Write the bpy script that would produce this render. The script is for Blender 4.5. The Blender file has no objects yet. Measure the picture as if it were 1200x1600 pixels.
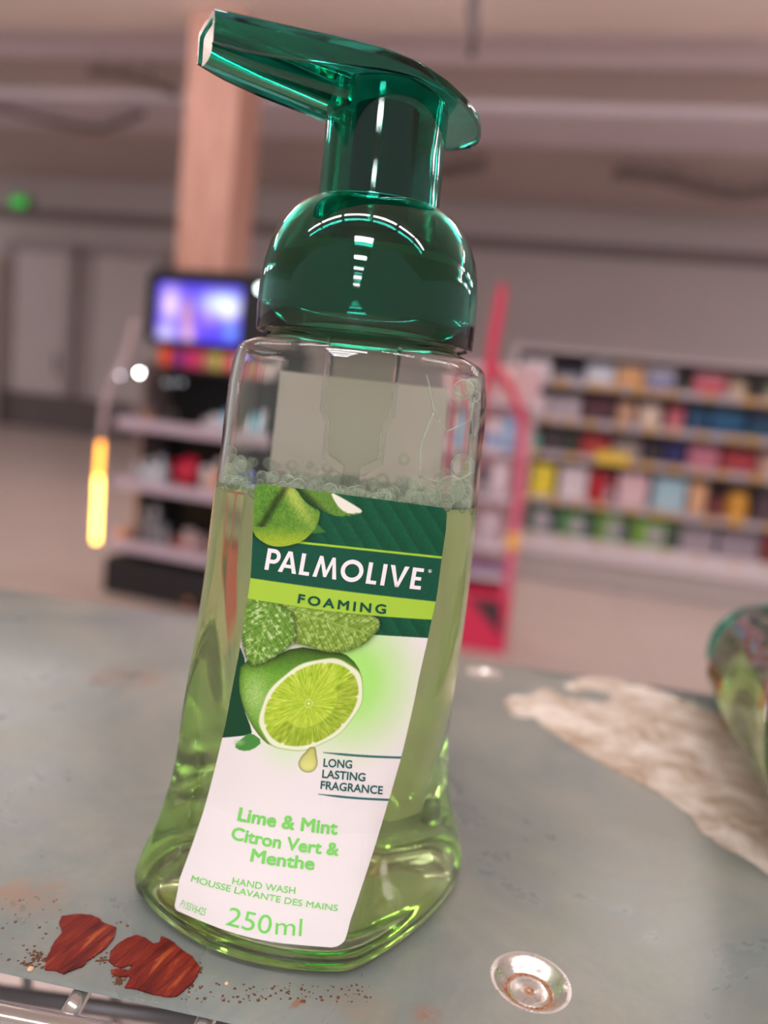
import bpy, bmesh, math, random
import numpy as np
from mathutils import Vector, Matrix
from mathutils.bvhtree import BVHTree

C = bpy.context.scene.collection
# ------------------------------------------------------------------ camera
F_PX = 1150.0
PITCH, ROLL = math.radians(8.0), math.radians(6.2)
CAM = np.array([0.0, 0.0, 0.120])
_R0 = np.array([1.0, 0, 0]); _U0 = np.array([0, math.sin(PITCH), math.cos(PITCH)])
FW = np.array([0, math.cos(PITCH), -math.sin(PITCH)])
RT = math.cos(ROLL) * _R0 + math.sin(ROLL) * _U0
UP = -math.sin(ROLL) * _R0 + math.cos(ROLL) * _U0
cam_d = bpy.data.cameras.new('camera')
cam_d.sensor_fit = 'VERTICAL'; cam_d.sensor_height = 36.0; cam_d.sensor_width = 27.0
cam_d.lens = F_PX / 1600 * 36.0
cam_d.clip_start = 0.01; cam_d.clip_end = 100
cam_d.dof.use_dof = True
cam_d.dof.focus_distance = 0.150
cam_d.dof.aperture_fstop = 6.9
cam = bpy.data.objects.new('camera', cam_d); C.objects.link(cam)
m3 = Matrix((RT, UP, -FW)).transposed()
cam.matrix_world = Matrix.Translation(CAM) @ m3.to_4x4()
bpy.context.scene.camera = cam

def ray(u, v): return RT * (u - 600) / F_PX + UP * (800 - v) / F_PX + FW
def atz(u, v, z=0.0):
    d = ray(u, v); return CAM + d * ((z - CAM[2]) / d[2])
def aty(u, v, y):
    d = ray(u, v); return CAM + d * (y / d[1])

# ------------------------------------------------------------------ world, exposure
sc = bpy.context.scene
w = bpy.data.worlds.new('world'); sc.world = w; w.use_nodes = True
wb = w.node_tree.nodes['Background']
wb.inputs[0].default_value = (0.98, 0.94, 0.955, 1); wb.inputs[1].default_value = 0.52
sc.view_settings.view_transform = 'Standard'; sc.view_settings.look = 'None'
sc.view_settings.exposure = 0.0; sc.view_settings.gamma = 1.0
sc.view_settings.use_curve_mapping = False
cy = sc.cycles
cy.use_denoising = True
cy.max_bounces = 24; cy.transmission_bounces = 20; cy.glossy_bounces = 6; cy.diffuse_bounces = 4
cy.transparent_max_bounces = 16; cy.caustics_refractive = True; cy.caustics_reflective = True
cy.sample_clamp_indirect = 30.0; cy.blur_glossy = 0.5
LAMP = 38.0          # strength of the ceiling tubes

# store frame: the shop's axes are turned 11 degrees from the camera's
SA = math.radians(11)
E1 = np.array([math.cos(SA), -math.sin(SA), 0]); E2 = np.array([math.sin(SA), math.cos(SA), 0])
FLOOR, CEIL = -0.88, 3.2
def S(s, t, z=0.0): return tuple(E1 * s + E2 * t + np.array([0, 0, z]))
def on_plane(u, v, P0, ang):
    """pixel -> (local x, z) on the vertical plane through P0 whose x axis is turned by ang"""
    n = np.array([-math.sin(ang), math.cos(ang), 0]); e = np.array([math.cos(ang), math.sin(ang), 0])
    d = ray(u, v); k = ((np.array(P0) - CAM) @ n) / (d @ n); P = CAM + d * k
    return float((P - np.array(P0)) @ e), float(P[2])

# ------------------------------------------------------------------ colours, materials
def lin(c):
    c = np.asarray(c, float) / 255.0
    return np.where(c <= 0.04045, c / 12.92, ((c + 0.055) / 1.055) ** 2.4)
def l4(c): return tuple(lin(c)) + (1.0,)
def mat(name, col, rough=0.5, metal=0.0, spec=0.5, trans=0.0, ior=1.45, coat=0.0):
    m = bpy.data.materials.new(name); m.use_nodes = True
    b = m.node_tree.nodes['Principled BSDF']
    b.inputs['Base Color'].default_value = l4(col)
    b.inputs['Roughness'].default_value = rough; b.inputs['Metallic'].default_value = metal
    b.inputs['Specular IOR Level'].default_value = spec
    b.inputs['Transmission Weight'].default_value = trans; b.inputs['IOR'].default_value = ior
    b.inputs['Coat Weight'].default_value = coat
    return m
def N(m, t, **kw):
    n = m.node_tree.nodes.new(t)
    for k, v in kw.items(): setattr(n, k, v)
    return n
def L(m, a, b): m.node_tree.links.new(a, b)
def ramp(m, fac, stops):
    r = N(m, 'ShaderNodeValToRGB'); L(m, fac, r.inputs[0])
    e = r.color_ramp.elements
    while len(e) < len(stops): e.new(0.5)
    for x, (p, c) in zip(e, stops): x.position = p; x.color = c if len(c) == 4 else l4(c)
    return r.outputs[0]
def mixc(m, fac, a, b):
    x = N(m, 'ShaderNodeMix', data_type='RGBA')
    if isinstance(fac, (int, float)): x.inputs[0].default_value = fac
    else: L(m, fac, x.inputs[0])
    for i, c in ((6, a), (7, b)):
        if isinstance(c, tuple): x.inputs[i].default_value = c if len(c) == 4 else l4(c)
        else: L(m, c, x.inputs[i])
    return x.outputs[2]
def noise(m, scale, detail=4, rough=0.55, dist=0.0, vec=None):
    n = N(m, 'ShaderNodeTexNoise'); n.inputs['Scale'].default_value = scale
    n.inputs['Detail'].default_value = detail; n.inputs['Roughness'].default_value = rough
    n.inputs['Distortion'].default_value = dist
    if vec is None:
        tc = N(m, 'ShaderNodeTexCoord'); vec = tc.outputs['Object']
    L(m, vec, n.inputs['Vector']); return n.outputs[0]
def bump(m, h, strength, dist):
    b = N(m, 'ShaderNodeBump'); b.inputs['Strength'].default_value = strength; b.inputs['Distance'].default_value = dist
    L(m, h, b.inputs['Height']); L(m, b.outputs[0], m.node_tree.nodes['Principled BSDF'].inputs['Normal'])
def bsdf(m): return m.node_tree.nodes['Principled BSDF']
def varied(name, a, b, scale, rough=0.6, spec=0.3):
    m = mat(name, a, rough, spec=spec)
    L(m, mixc(m, noise(m, scale), a, b), bsdf(m).inputs['Base Color']); return m
def emissive(name, col, strength):
    m = mat(name, col, 0.5)
    bsdf(m).inputs['Emission Color'].default_value = l4(col); bsdf(m).inputs['Emission Strength'].default_value = strength
    return m

# ------------------------------------------------------------------ mesh helpers
class MB:
    def __init__(self): self.v = []; self.f = []; self.mi = []
    def add(self, vs, fs, mi=0):
        o = len(self.v); self.v += [tuple(map(float, p)) for p in vs]
        self.f += [tuple(i + o for i in f) for f in fs]; self.mi += [mi] * len(fs); return self
    def box(self, x0, x1, y0, y1, z0, z1, b=0.0, mi=0):
        if b <= 0:
            vs = [(x, y, z) for z in (z0, z1) for x, y in ((x0, y0), (x1, y0), (x1, y1), (x0, y1))]
            fs = [(3, 2, 1, 0), (4, 5, 6, 7), (0, 1, 5, 4), (1, 2, 6, 5), (2, 3, 7, 6), (3, 0, 4, 7)]
            return self.add(vs, fs, mi)
        bm = bmesh.new(); r = bmesh.ops.create_cube(bm, size=1)
        for q in bm.verts:
            q.co = Vector(((x0 + x1) / 2 + q.co.x * (x1 - x0), (y0 + y1) / 2 + q.co.y * (y1 - y0), (z0 + z1) / 2 + q.co.z * (z1 - z0)))
        bmesh.ops.bevel(bm, geom=bm.edges[:], offset=b, segments=3, affect='EDGES', profile=0.5)
        bm.verts.index_update(); self.add([q.co for q in bm.verts], [[q.index for q in f.verts] for f in bm.faces], mi); bm.free(); return self
    def lathe(self, prof, n=32, c=(0, 0, 0), mi=0, sx=1.0, sy=1.0, cap=True):
        vs = []
        for r, z in prof:
            for k in range(n):
                a = 2 * math.pi * k / n; vs.append((c[0] + sx * r * math.cos(a), c[1] + sy * r * math.sin(a), c[2] + z))
        fs = [(i * n + k, i * n + (k + 1) % n, (i + 1) * n + (k + 1) % n, (i + 1) * n + k) for i in range(len(prof) - 1) for k in range(n)]
        if cap and prof[0][0] > 1e-6: fs.append(tuple(range(n - 1, -1, -1)))
        if prof[-1][0] > 1e-6: fs.append(tuple((len(prof) - 1) * n + k for k in range(n)))
        return self.add(vs, fs, mi)
    def tube(self, pts, r, n=12, mi=0, closed=False):
        P = [Vector(p) for p in pts]; k = len(P); rr = r if isinstance(r, (list, tuple)) else [r] * k
        vs = []; prev = None
        for i, p in enumerate(P):
            t = (P[min(i + 1, k - 1)] - P[max(i - 1, 0)]).normalized()
            if prev is None: a = t.orthogonal().normalized()
            else: a = (prev - t * prev.dot(t)).normalized()
            prev = a; b = t.cross(a)
            for j in range(n):
                q = 2 * math.pi * j / n; vs.append(p + (a * math.cos(q) + b * math.sin(q)) * rr[i])
        fs = [(i * n + j, i * n + (j + 1) % n, (i + 1) * n + (j + 1) % n, (i + 1) * n + j) for i in range(k - 1) for j in range(n)]
        fs += [tuple(range(n - 1, -1, -1)), tuple((k - 1) * n + j for j in range(n))]
        return self.add(vs, fs, mi)
    def prism(self, poly, z0, z1, axis='z', mi=0):
        n = len(poly)
        if axis == 'z': vs = [(x, y, z0) for x, y in poly] + [(x, y, z1) for x, y in poly]
        else: vs = [(x, z0, y) for x, y in poly] + [(x, z1, y) for x, y in poly]
        bm = bmesh.new(); bv = [bm.verts.new(p) for p in vs]
        lo = bm.faces.new(bv[:n]); hi = bm.faces.new(bv[n:])
        for i in range(n): bm.faces.new((bv[i], bv[(i + 1) % n], bv[n + (i + 1) % n], bv[n + i]))
        bmesh.ops.triangulate(bm, faces=[lo, hi], ngon_method='EAR_CLIP')
        bmesh.ops.recalc_face_normals(bm, faces=bm.faces[:]); bm.verts.index_update()
        self.add([q.co for q in bm.verts], [[q.index for q in f.verts] for f in bm.faces], mi); bm.free(); return self
    def loft(self, rings, cap0=True, cap1=True, mi=0, flip=False):
        n = len(rings[0]); vs = [p for r in rings for p in r]
        fs = [(i * n + j, i * n + (j + 1) % n, (i + 1) * n + (j + 1) % n, (i + 1) * n + j) for i in range(len(rings) - 1) for j in range(n)]
        if cap0: fs.append(tuple(range(n - 1, -1, -1)))
        if cap1: fs.append(tuple((len(rings) - 1) * n + j for j in range(n)))
        return self.add(vs, fs, mi)
    def build(self, name, mats, parent=None, smooth=False, loc=None, rotz=None):
        me = bpy.data.meshes.new(name); me.from_pydata(self.v, [], self.f)
        for m in (mats if isinstance(mats, (list, tuple)) else [mats]): me.materials.append(m)
        me.polygons.foreach_set('material_index', self.mi)
        if smooth: me.polygons.foreach_set('use_smooth', [True] * len(self.f))
        bm = bmesh.new(); bm.from_mesh(me); bmesh.ops.recalc_face_normals(bm, faces=bm.faces[:]); bm.to_mesh(me); bm.free()
        me.update()
        o = bpy.data.objects.new(name, me); C.objects.link(o)
        if parent: o.parent = parent
        if loc is not None: o.location = loc
        if rotz is not None: o.rotation_euler = (0, 0, rotz)
        return o
def auto_smooth(o, deg=35):
    me = o.data
    bm = bmesh.new(); bm.from_mesh(me)
    for f in bm.faces: f.smooth = True
    for e in bm.edges:
        if len(e.link_faces) == 2 and e.calc_face_angle(0) > math.radians(deg): e.smooth = False
    bm.to_mesh(me); bm.free(); return o
def tag(o, label=None, cat=None, group=None, kind=None):
    if label: o['label'] = label
    if cat: o['category'] = cat
    if group: o['group'] = group
    if kind: o['kind'] = kind
    return o
def thing(name, label, cat, loc=(0, 0, 0), rotz=0.0, group=None):
    o = bpy.data.objects.new(name, None); C.objects.link(o); o.empty_display_size = 0.05
    o.location = loc; o.rotation_euler = (0, 0, rotz); return tag(o, label, cat, group)
def struct(o): o['kind'] = 'structure'; return o
def ss(a, b, x):
    t = np.clip((np.asarray(x, float) - a) / (b - a), 0, 1); return t * t * (3 - 2 * t)

# ================================================================== the shop
M_ceil_warm = varied('ceiling_warm', (240, 222, 210), (230, 212, 202), 1.2, 0.9)
M_ceil_mid = varied('ceiling_lilac', (232, 218, 222), (222, 208, 214), 1.0, 0.9)
M_ceil_dark = varied('ceiling_brown', (206, 188, 182), (194, 177, 172), 0.8, 0.9)
M_wall = varied('wall_grey', (186, 174, 172), (176, 165, 163), 0.7, 0.85)
M_wall_dk = varied('wall_band', (112, 100, 100), (102, 92, 92), 1.0, 0.8)
M_trim = varied('trim_grey', (134, 120, 116), (124, 112, 110), 1.0, 0.8)

# floor: pale polished tiles with faint joints
M_floor = mat('floor_tile', (200, 185, 178), 0.32, spec=0.5)
def floor_mat():
    m = M_floor; tc = N(m, 'ShaderNodeTexCoord'); mp = N(m, 'ShaderNodeMapping')
    L(m, tc.outputs['Object'], mp.inputs[0])
    br = N(m, 'ShaderNodeTexBrick'); L(m, mp.outputs[0], br.inputs['Vector'])
    br.offset = 0.0; br.inputs['Scale'].default_value = 1.0
    br.inputs['Brick Width'].default_value = 0.6; br.inputs['Row Height'].default_value = 0.6
    br.inputs['Mortar Size'].default_value = 0.006
    br.inputs['Color1'].default_value = l4((204, 188, 182)); br.inputs['Color2'].default_value = l4((196, 181, 174))
    br.inputs['Mortar'].default_value = l4((158, 146, 142))
    L(m, mixc(m, noise(m, 0.8), br.outputs[0], (190, 172, 164)), bsdf(m).inputs['Base Color'])
floor_mat()
struct(MB().box(-14, 9, -3.5, 11.5, -0.05, 0).build('floor', M_floor, loc=S(0, 0, FLOOR), rotz=-SA))
# ceiling in stepped bands running across the shop
cm = MB()
for t0, t1, z, mi in ((-3.5, 6.42, 0.0, 0), (6.42, 7.2, 0.10, 1), (7.2, 8.1, 0.16, 2), (8.1, 9.05, 0.06, 1), (9.05, 11.6, 0.12, 2)):
    cm.box(-14, 9, t0, t1, z, 0.3, mi=mi)
struct(cm.build('ceiling', [M_ceil_warm, M_ceil_mid, M_ceil_dark], loc=S(0, 0, CEIL), rotz=-SA))
struct(MB().box(-14, 9, 0, 0.15, FLOOR, CEIL + 0.3).build('wall_back', M_wall, loc=S(0, 11.5, 0), rotz=-SA))
struct(MB().box(-14, 9, -0.06, 0, 2.62, 2.80).build('trim_1', M_trim, loc=S(0, 11.5, 0), rotz=-SA))
struct(MB().box(-14, -5.2, -0.05, 0, FLOOR, -0.28).build('baseboard_back', M_wall_dk, loc=S(0, 11.5, 0), rotz=-SA))
M_door = varied('door_grey', (196, 186, 184), (186, 175, 174), 0.9, 0.7)
M_frame = varied('door_frame', (164, 152, 149), (154, 142, 140), 1.0, 0.7)
for i, (s0, s1) in enumerate(((-9.05, -8.05), (-7.55, -6.35)), 1):
    o = struct(MB().box(s0, s1, -0.09, -0.02, -0.27, 2.1).build(f'door_{i}', M_door, loc=S(0, 11.5, 0), rotz=-SA))
    f = MB()
    f.box(s0 - .16, s0, -0.12, -0.02, -0.27, 2.2); f.box(s1, s1 + .16, -0.12, -0.02, -0.27, 2.2); f.box(s0 - .16, s1 + .16, -0.12, -0.02, 2.1, 2.25)
    f.build('door_frame', M_frame, o)
    hd = MB().tube([(s1 - .12, -0.13, .1), (s1 - .12, -0.13, .45)], .02).build('door_handle', M_wall_dk, o)
# left pale post at the frame's edge
tag(MB().box(-.18, 0.0, 0, .2, FLOOR, 2.0, b=.01).build('wall_post', varied('pale_post', (215, 200, 190), (205, 190, 182), 2, .7), loc=S(-9.28, 11.2, 0), rotz=-SA),
    'pale square post against the far grey wall, nearest the lit exit sign', 'post')
# exit sign
es = thing('exit_sign', 'small green lit exit sign high on the far grey wall', 'sign', S(-9.02, 11.44, 2.78), -SA)
MB().box(-.16, .16, -.05, 0, 0, .2, b=.008).build('housing', mat('sign_housing', (60, 90, 60), .6), es)
MB().box(-.145, .145, -.056, -.049, .015, .185).build('lit_panel', emissive('exit_green', (60, 190, 70), .55), es)

# pillar
M_pil = mat('pillar_wood', (200, 150, 132), .6)
def pil():
    m = M_pil; tc = N(m, 'ShaderNodeTexCoord'); mp = N(m, 'ShaderNodeMapping'); mp.inputs['Scale'].default_value = (9, 9, .7)
    L(m, tc.outputs['Object'], mp.inputs[0])
    L(m, ramp(m, noise(m, 2.2, 5, .6, .4, mp.outputs[0]), [(.25, (178, 128, 108)), (.55, (206, 158, 142)), (.8, (216, 172, 156))]), bsdf(m).inputs['Base Color'])
pil()
o = MB().box(-.235, .235, 0, .5, FLOOR, CEIL + .3, b=.006).build('pillar', M_pil, loc=S(-3.03, 6.1, 0), rotz=-SA)
struct(o)

# ceiling fittings: dark cable tracks and a hanging hook
M_track = mat('dark_track', (112, 96, 92), .8)
def ceil_z(t):
    for t0, t1, z in ((-9, 6.42, 0.0), (6.42, 7.2, .10), (7.2, 8.1, .16), (8.1, 9.05, .06)):
        if t < t1: return CEIL + z
    return CEIL + .12
def track(px, label, z=CEIL - .05, r=.035, grp=None):
    pts = [tuple(atz(u, v, z)) for u, v in px]
    fine = []
    for i in range(len(pts) - 1):
        for k in range(6):
            t = k / 6; fine.append(tuple(pts[i][j] * (1 - t) + pts[i + 1][j] * t for j in range(3)))
    fine.append(pts[-1])
    c0 = np.array(fine[0])
    T = thing('cable_duct', label, 'cable duct', tuple(c0))
    MB().tube([tuple(np.array(p) - c0) for p in fine], r, 10).build('duct', M_track, T, smooth=True)
    for p in fine[2::5]:
        q = np.array(p) - c0; top_ = ceil_z(float(np.array(p) @ E2)) - c0[2]
        MB().tube([(q[0], q[1], q[2] + r * .8), (q[0], q[1], top_)], .008, 8).build('hanger', M_track, T)
track([(-60, 160), (0, 170), (90, 192), (155, 203), (190, 192), (222, 178)], 'dark bent ceiling duct near the far left, the lower one with a kink')
track([(140, 112), (190, 116), (235, 128), (275, 146)], 'short dark curved ceiling duct just left of the wooden pillar', r=.04)
track([(960, 270), (1040, 280), (1100, 296), (1150, 304), (1230, 296)], 'dark sagging ceiling duct above the long white shelving unit', r=.06)
track([(655, 268), (700, 268), (755, 258)], 'short dark ceiling duct beside the pump stem', r=.06)
hk = aty(738, 74, 3.0)
t_ = thing('hanging_sign_hook', 'dark metal hook hanging from the ceiling above the pump head', 'hook', tuple(hk), 0)
MB().tube([(0, 0, 0), (0, 0, .05), (-.012, 0, .12), (-.02, 0, CEIL - hk[2])], [.010, .018, .026, .022], 12).build('rod', mat('hook_metal', (110, 98, 98), .4, .6), t_, smooth=True)
MB().lathe([(.0, -.035), (.012, -.03), (.017, -.015), (.012, 0), (0, .005)], 16).build('clip', mat('hook_clip', (70, 60, 62), .4, .4), t_, smooth=True)

# ceiling tube lamps over the aisle (what makes the highlights), plus added side lamps
M_tube = emissive('tube_light', (252, 249, 252), LAMP); M_hous = mat('lamp_housing', (225, 225, 222), .5)
def lamp(s, t, rot, ln, label, hw=.09):
    L0 = thing('ceiling_tube_lamp', label, 'lamp', S(s, t, CEIL), -SA + rot, 'tube lamps over the aisle')
    MB().box(-ln / 2, ln / 2, -hw, hw, -.07, 0, b=.008).build('housing', M_hous, L0)
    MB().box(-ln / 2 + .03, ln / 2 - .03, -hw + .015, hw - .015, -.085, -.068).build('diffuser', M_tube, L0)
for s in (-3.25, -1.95, -.65, .65, 1.95, 3.25):
    lamp(s, -1.0, 0, 1.2, 'added white tube lamp out of view, brightening the far shop')
struct(MB().box(-.9, .9, -13, -3.5, 0, .2).build('ceiling_bay', M_ceil_warm, loc=S(0, 0, CEIL), rotz=-SA))
for t in (-11.5, -9.5, -7.5, -5.5, -3.2):
    lamp(.0, t, 0, 1.4, 'added white tube lamp out of view, brightening the far shop', .28)
for s in (-11.0, 5.6, 7.6):  # lamps added beyond the view to brighten the far wall and floor
    for t in (5.0, 7.4, 9.8): lamp(s, t, math.pi / 2, 1.2, 'added white tube lamp out of view, brightening the far shop')

M_added_tube = emissive('added_tube', (255, 248, 250), LAMP * 1.4)  # tubes added above the view to brighten the ceiling and back label
for s in (-6.0, -3.6, -1.2, 1.2, 3.6, 6.0):
    L0 = thing('added_tube_lamp', 'added bare tube lamp out of view, brightening the ceiling', 'lamp', S(s, 4.5, CEIL - .35), -SA, 'added tube lamps')
    MB().tube([(-.6, 0, 0), (.6, 0, 0)], .028, 16).build('tube', M_added_tube, L0, smooth=True)
    for x in (-.5, .5): MB().tube([(x, 0, .03), (x, 0, .35)], .006, 8).build('hanger', M_hous, L0)
    for x in (-.62, .60): MB().box(x, x + .02, -.032, .032, -.032, .034).build('end_cap', M_hous, L0)

# ------------------------------------------------------------------ white wall shelving (gondola)
GT = 4.8
G0 = S(0, GT, 0)
gon = thing('shelving_unit', 'long white supermarket shelving unit filled with boxed goods', 'shelving', S(0, GT, FLOOR), -SA)
M_gw = mat('shelf_white', (222, 210, 214), .45); M_gb = mat('shelf_back', (120, 106, 108), .7); M_strip = mat('price_rail', (200, 188, 196), .35)
M_kick = mat('kick_plate', (196, 184, 180), .5)
GX0, GX1 = -.215, 2.7
zz = lambda z: z - FLOOR
MB().box(GX0, GX1, .42, .46, 0, zz(.60)).build('back_panel', M_gb, gon)
for x in (GX0, GX1 - .03): MB().box(x, x + .03, .02, .42, 0, zz(.59)).build('upright', M_gw, gon)
MB().box(GX0, GX1, -.02, .42, zz(-.70), zz(-.565), b=.01).build('base_deck', M_gw, gon)
MB().box(GX0, GX1, .05, .42, 0, zz(-.70)).build('kick_plate', M_kick, gon)
MB().box(GX0, GX1, .0, .44, zz(.585), zz(.60)).build('top_panel', M_gw, gon)
rows = [.395, .162, -.058, -.345]
M_yel = mat('price_tag_yellow', (222, 170, 70), .5)
rnd = random.Random(5)
for zr in rows:
    sh = MB().box(GX0, GX1, .02, .42, zz(zr) - .004, zz(zr) + .012).build('shelf', M_gw, gon)
    MB().box(GX0, GX1, -.004, .02, zz(zr) - .022, zz(zr) + .020, b=.003).build('price_rail', M_strip, sh)
    x = GX0 + .06
    while x < GX1 - .1:
        wd = rnd.choice((.05, .07, .09)); MB().box(x, x + wd, -.010, -.004, zz(zr) - .016, zz(zr) + .014).build('price_tag', M_yel, sh); x += wd + rnd.choice((.03, .07, .12, .16))
M_org = mat('price_tag_orange', (214, 180, 150), .5)
for x in np.arange(0.02, 2.6, .205): MB().box(x, x + .05, -.026, -.019, zz(-.60), zz(-.572)).build('price_tag', M_org, gon)

def goods(kind, name, label, cat, loc, rot, wd, hg, dp, col, col2, group):
    """one packaged product standing on a shelf: carton, jar or pouch with its printed band"""
    T = thing(name, label, cat, loc, rot, group)
    m1 = mat('pack', col, .45); m2 = mat('pack_print', col2, .45)
    if kind == 'carton':
        MB().box(-wd / 2, wd / 2, 0, dp, 0, hg, b=min(.004, wd * .1)).build('carton', m1, T)
        MB().box(-wd * .5 + .006, wd * .5 - .006, -.0015, .001, hg * .12, hg * .55).build('print_panel', m2, T)
    elif kind == 'badge':
        MB().box(-wd / 2, wd / 2, 0, dp, 0, hg, b=.004).build('carton', m1, T)
        b = MB(); n = 24; R = hg * .34
        b.prism([(R * math.cos(2 * math.pi * i / n), hg * .48 + R * math.sin(2 * math.pi * i / n)) for i in range(n)], -.003, .0, axis='y')
        b.build('round_print', m2, T)
        MB().box(wd * .22, wd * .47, -.002, .001, hg * .05, hg * .95).build('side_print', mat('pack_dark', (70, 84, 86), .5), T)
    elif kind == 'jar':
        r = wd / 2
        MB().lathe([(r * .9, 0), (r, .006), (r, hg * .72), (r * .8, hg * .8)], 28, (0, r, 0)).build('jar', m1, T, smooth=False)
        MB().lathe([(r * .82, hg * .8), (r * .84, hg * .97), (r * .7, hg)], 28, (0, r, 0)).build('lid', m2, T)
    elif kind == 'pouch':
        rings = []
        for z, kx, ky in ((0, 1, .5), (.1, 1, .95), (.5, .98, 1), (.85, .96, .45), (.93, 1, .08), (1, 1, .08)):
            rings.append([(wd / 2 * kx * math.copysign(abs(math.cos(a)) ** .5, math.cos(a)), dp * .4 + dp * .4 * ky * math.copysign(abs(math.sin(a)) ** .8, math.sin(a)), z * hg) for a in [2 * math.pi * i / 28 for i in range(28)]])
        MB().loft(rings).build('pouch', m1, T, smooth=True)
        MB().box(-wd * .35, wd * .35, -.002 + dp * .0, dp * .02, hg * .25, hg * .6).build('print_panel', m2, T)
    return T
# (pixel x0, x1 at reference height), kind, noun, colour, second colour, words
R1 = [(815, 862, 'carton', 'carton', (235, 225, 232), (225, 215, 225), 'blank white carton'),
      (868, 912, 'carton', 'carton', (60, 62, 84), (150, 150, 165), 'low dark navy carton'),
      (916, 962, 'carton', 'carton', (205, 212, 226), (222, 224, 232), 'pale ice-blue carton'),
      (964, 1008, 'carton', 'carton', (222, 178, 140), (226, 158, 84), 'peach carton with orange middle'),
      (1011, 1056, 'carton', 'carton', (190, 188, 206), (98, 110, 170), 'lilac carton with blue middle'),
      (1058, 1083, 'jar', 'jar', (60, 74, 66), (60, 64, 62), 'dark green jar'),
      (1085, 1137, 'carton', 'carton', (214, 130, 146), (196, 40, 70), 'pink carton with crimson middle'),
      (1140, 1172, 'jar', 'jar', (206, 188, 158), (196, 180, 160), 'beige jar'),
      (1175, 1196, 'jar', 'jar', (74, 62, 66), (90, 90, 84), 'near-black jar'),
      (1199, 1240, 'carton', 'carton', (120, 140, 120), (190, 180, 150), 'sage green carton')]
R2 = [(820, 857, 'pouch', 'pouch', (234, 220, 226), (240, 226, 230), 'plump white pouch'),
      (860, 882, 'carton', 'carton', (180, 168, 176), (206, 196, 206), 'grey slim carton'),
      (884, 907, 'carton', 'carton', (206, 196, 206), (190, 178, 188), 'pale lilac slim carton'),
      (911, 962, 'carton', 'carton', (92, 44, 58), (74, 40, 52), 'wide maroon carton'),
      (965, 994, 'pouch', 'pouch', (212, 168, 140), (222, 180, 150), 'peach pouch'),
      (999, 1037, 'pouch', 'pouch', (236, 212, 196), (240, 218, 200), 'round cream pouch'),
      (1044, 1070, 'carton', 'carton', (196, 90, 106), (206, 130, 140), 'slim rose-red carton'),
      (1075, 1107, 'carton', 'carton', (34, 84, 122), (26, 66, 106), 'square petrol-blue carton'),
      (1110, 1166, 'carton', 'carton', (40, 98, 136), (18, 80, 124), 'wide petrol-blue carton'),
      (1170, 1225, 'carton', 'carton', (36, 66, 96), (28, 80, 110), 'dark slate-blue carton')]
R3 = [(825, 846, 'jar', 'jar', (110, 186, 166), (140, 190, 176), 'mint green jar'),
      (850, 880, 'carton', 'carton', (72, 60, 64), (66, 56, 60), 'charcoal carton'),
      (881, 905, 'carton', 'carton', (52, 58, 46), (62, 66, 52), 'blackish green carton'),
      (908, 953, 'carton', 'carton', (166, 44, 50), (190, 60, 50), 'brick red carton'),
      (957, 1003, 'carton', 'carton', (150, 134, 130), (170, 156, 150), 'taupe carton'),
      (1008, 1038, 'carton', 'carton', (50, 42, 52), (58, 48, 56), 'black carton'),
      (1040, 1072, 'carton', 'carton', (44, 46, 110), (34, 36, 96), 'navy blue carton'),
      (1077, 1126, 'carton', 'carton', (206, 130, 150), (190, 110, 134), 'rose pink carton'),
      (1131, 1184, 'carton', 'carton', (180, 58, 68), (166, 60, 66), 'raspberry red carton'),
      (1189, 1240, 'pouch', 'pouch', (216, 178, 160), (220, 186, 168), 'salmon pouch')]
R4 = [(830, 867, 'carton', 'carton', (240, 222, 70), (248, 224, 60), 'bright yellow carton'),
      (874, 919, 'carton', 'carton', (226, 212, 220), (234, 220, 226), 'big white carton'),
      (922, 943, 'carton', 'carton', (200, 26, 44), (206, 20, 36), 'vivid red slim carton'),
      (944, 962, 'carton', 'carton', (160, 60, 72), (200, 160, 170), 'dull red slim carton with grey panel'),
      (966, 1014, 'carton', 'carton', (228, 190, 198), (232, 200, 206), 'baby pink carton'),
      (1021, 1074, 'carton', 'carton', (168, 204, 218), (176, 208, 222), 'wide pale blue carton'),
      (1078, 1108, 'pouch', 'pouch', (236, 182, 140), (236, 186, 146), 'apricot pouch'),
      (1111, 1135, 'carton', 'carton', (122, 58, 60), (130, 62, 66), 'brown-red low carton'),
      (1138, 1178, 'jar', 'jar', (232, 168, 70), (240, 180, 84), 'amber yellow jar'),
      (1182, 1232, 'carton', 'carton', (76, 62, 68), (98, 70, 78), 'dark plum carton')]
hts = {0: .125, 1: .140, 2: .135, 3: .205, 4: .165}
def fill_row(items, zr, ref_v, hg, rowname, grp, top=None):
    for i, (u0, u1, kind, noun, c1, c2, words) in enumerate(items):
        uc = (u0 + u1) / 2
        vref = ref_v + .12 * (uc - 850)
        x0, _ = on_plane(u0, vref, G0, -SA); x1, _ = on_plane(u1, vref, G0, -SA)
        wd = max(.05, x1 - x0 - .006); xc = (x0 + x1) / 2
        h = hg * (0.62 if words.startswith('low') or 'low' in words.split() else rnd.choice((.93, 1.0, .97)))
        if kind == 'jar': h *= .86
        P = np.array(G0) + E1 * xc + E2 * .03
        goods(kind, 'boxed_product' if kind != 'jar' else 'jar', f'{words} on the {rowname} of the white shelving unit', noun, (P[0], P[1], zr), -SA, wd, h, min(.18, max(.08, wd)), c1, c2, grp)
fill_row(R1, .395 + .0125, 575, hts[0], 'top shelf', 'goods on the top shelf of the white unit')
fill_row(R2, .162 + .0125, 630, hts[1], 'second shelf', 'goods on the second shelf of the white unit')
fill_row(R3, -.058 + .0125, 685, hts[2], 'third shelf', 'goods on the third shelf of the white unit')
fill_row(R4, -.345 + .0125, 750, hts[3], 'fourth shelf', 'goods on the fourth shelf of the white unit')
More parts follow.
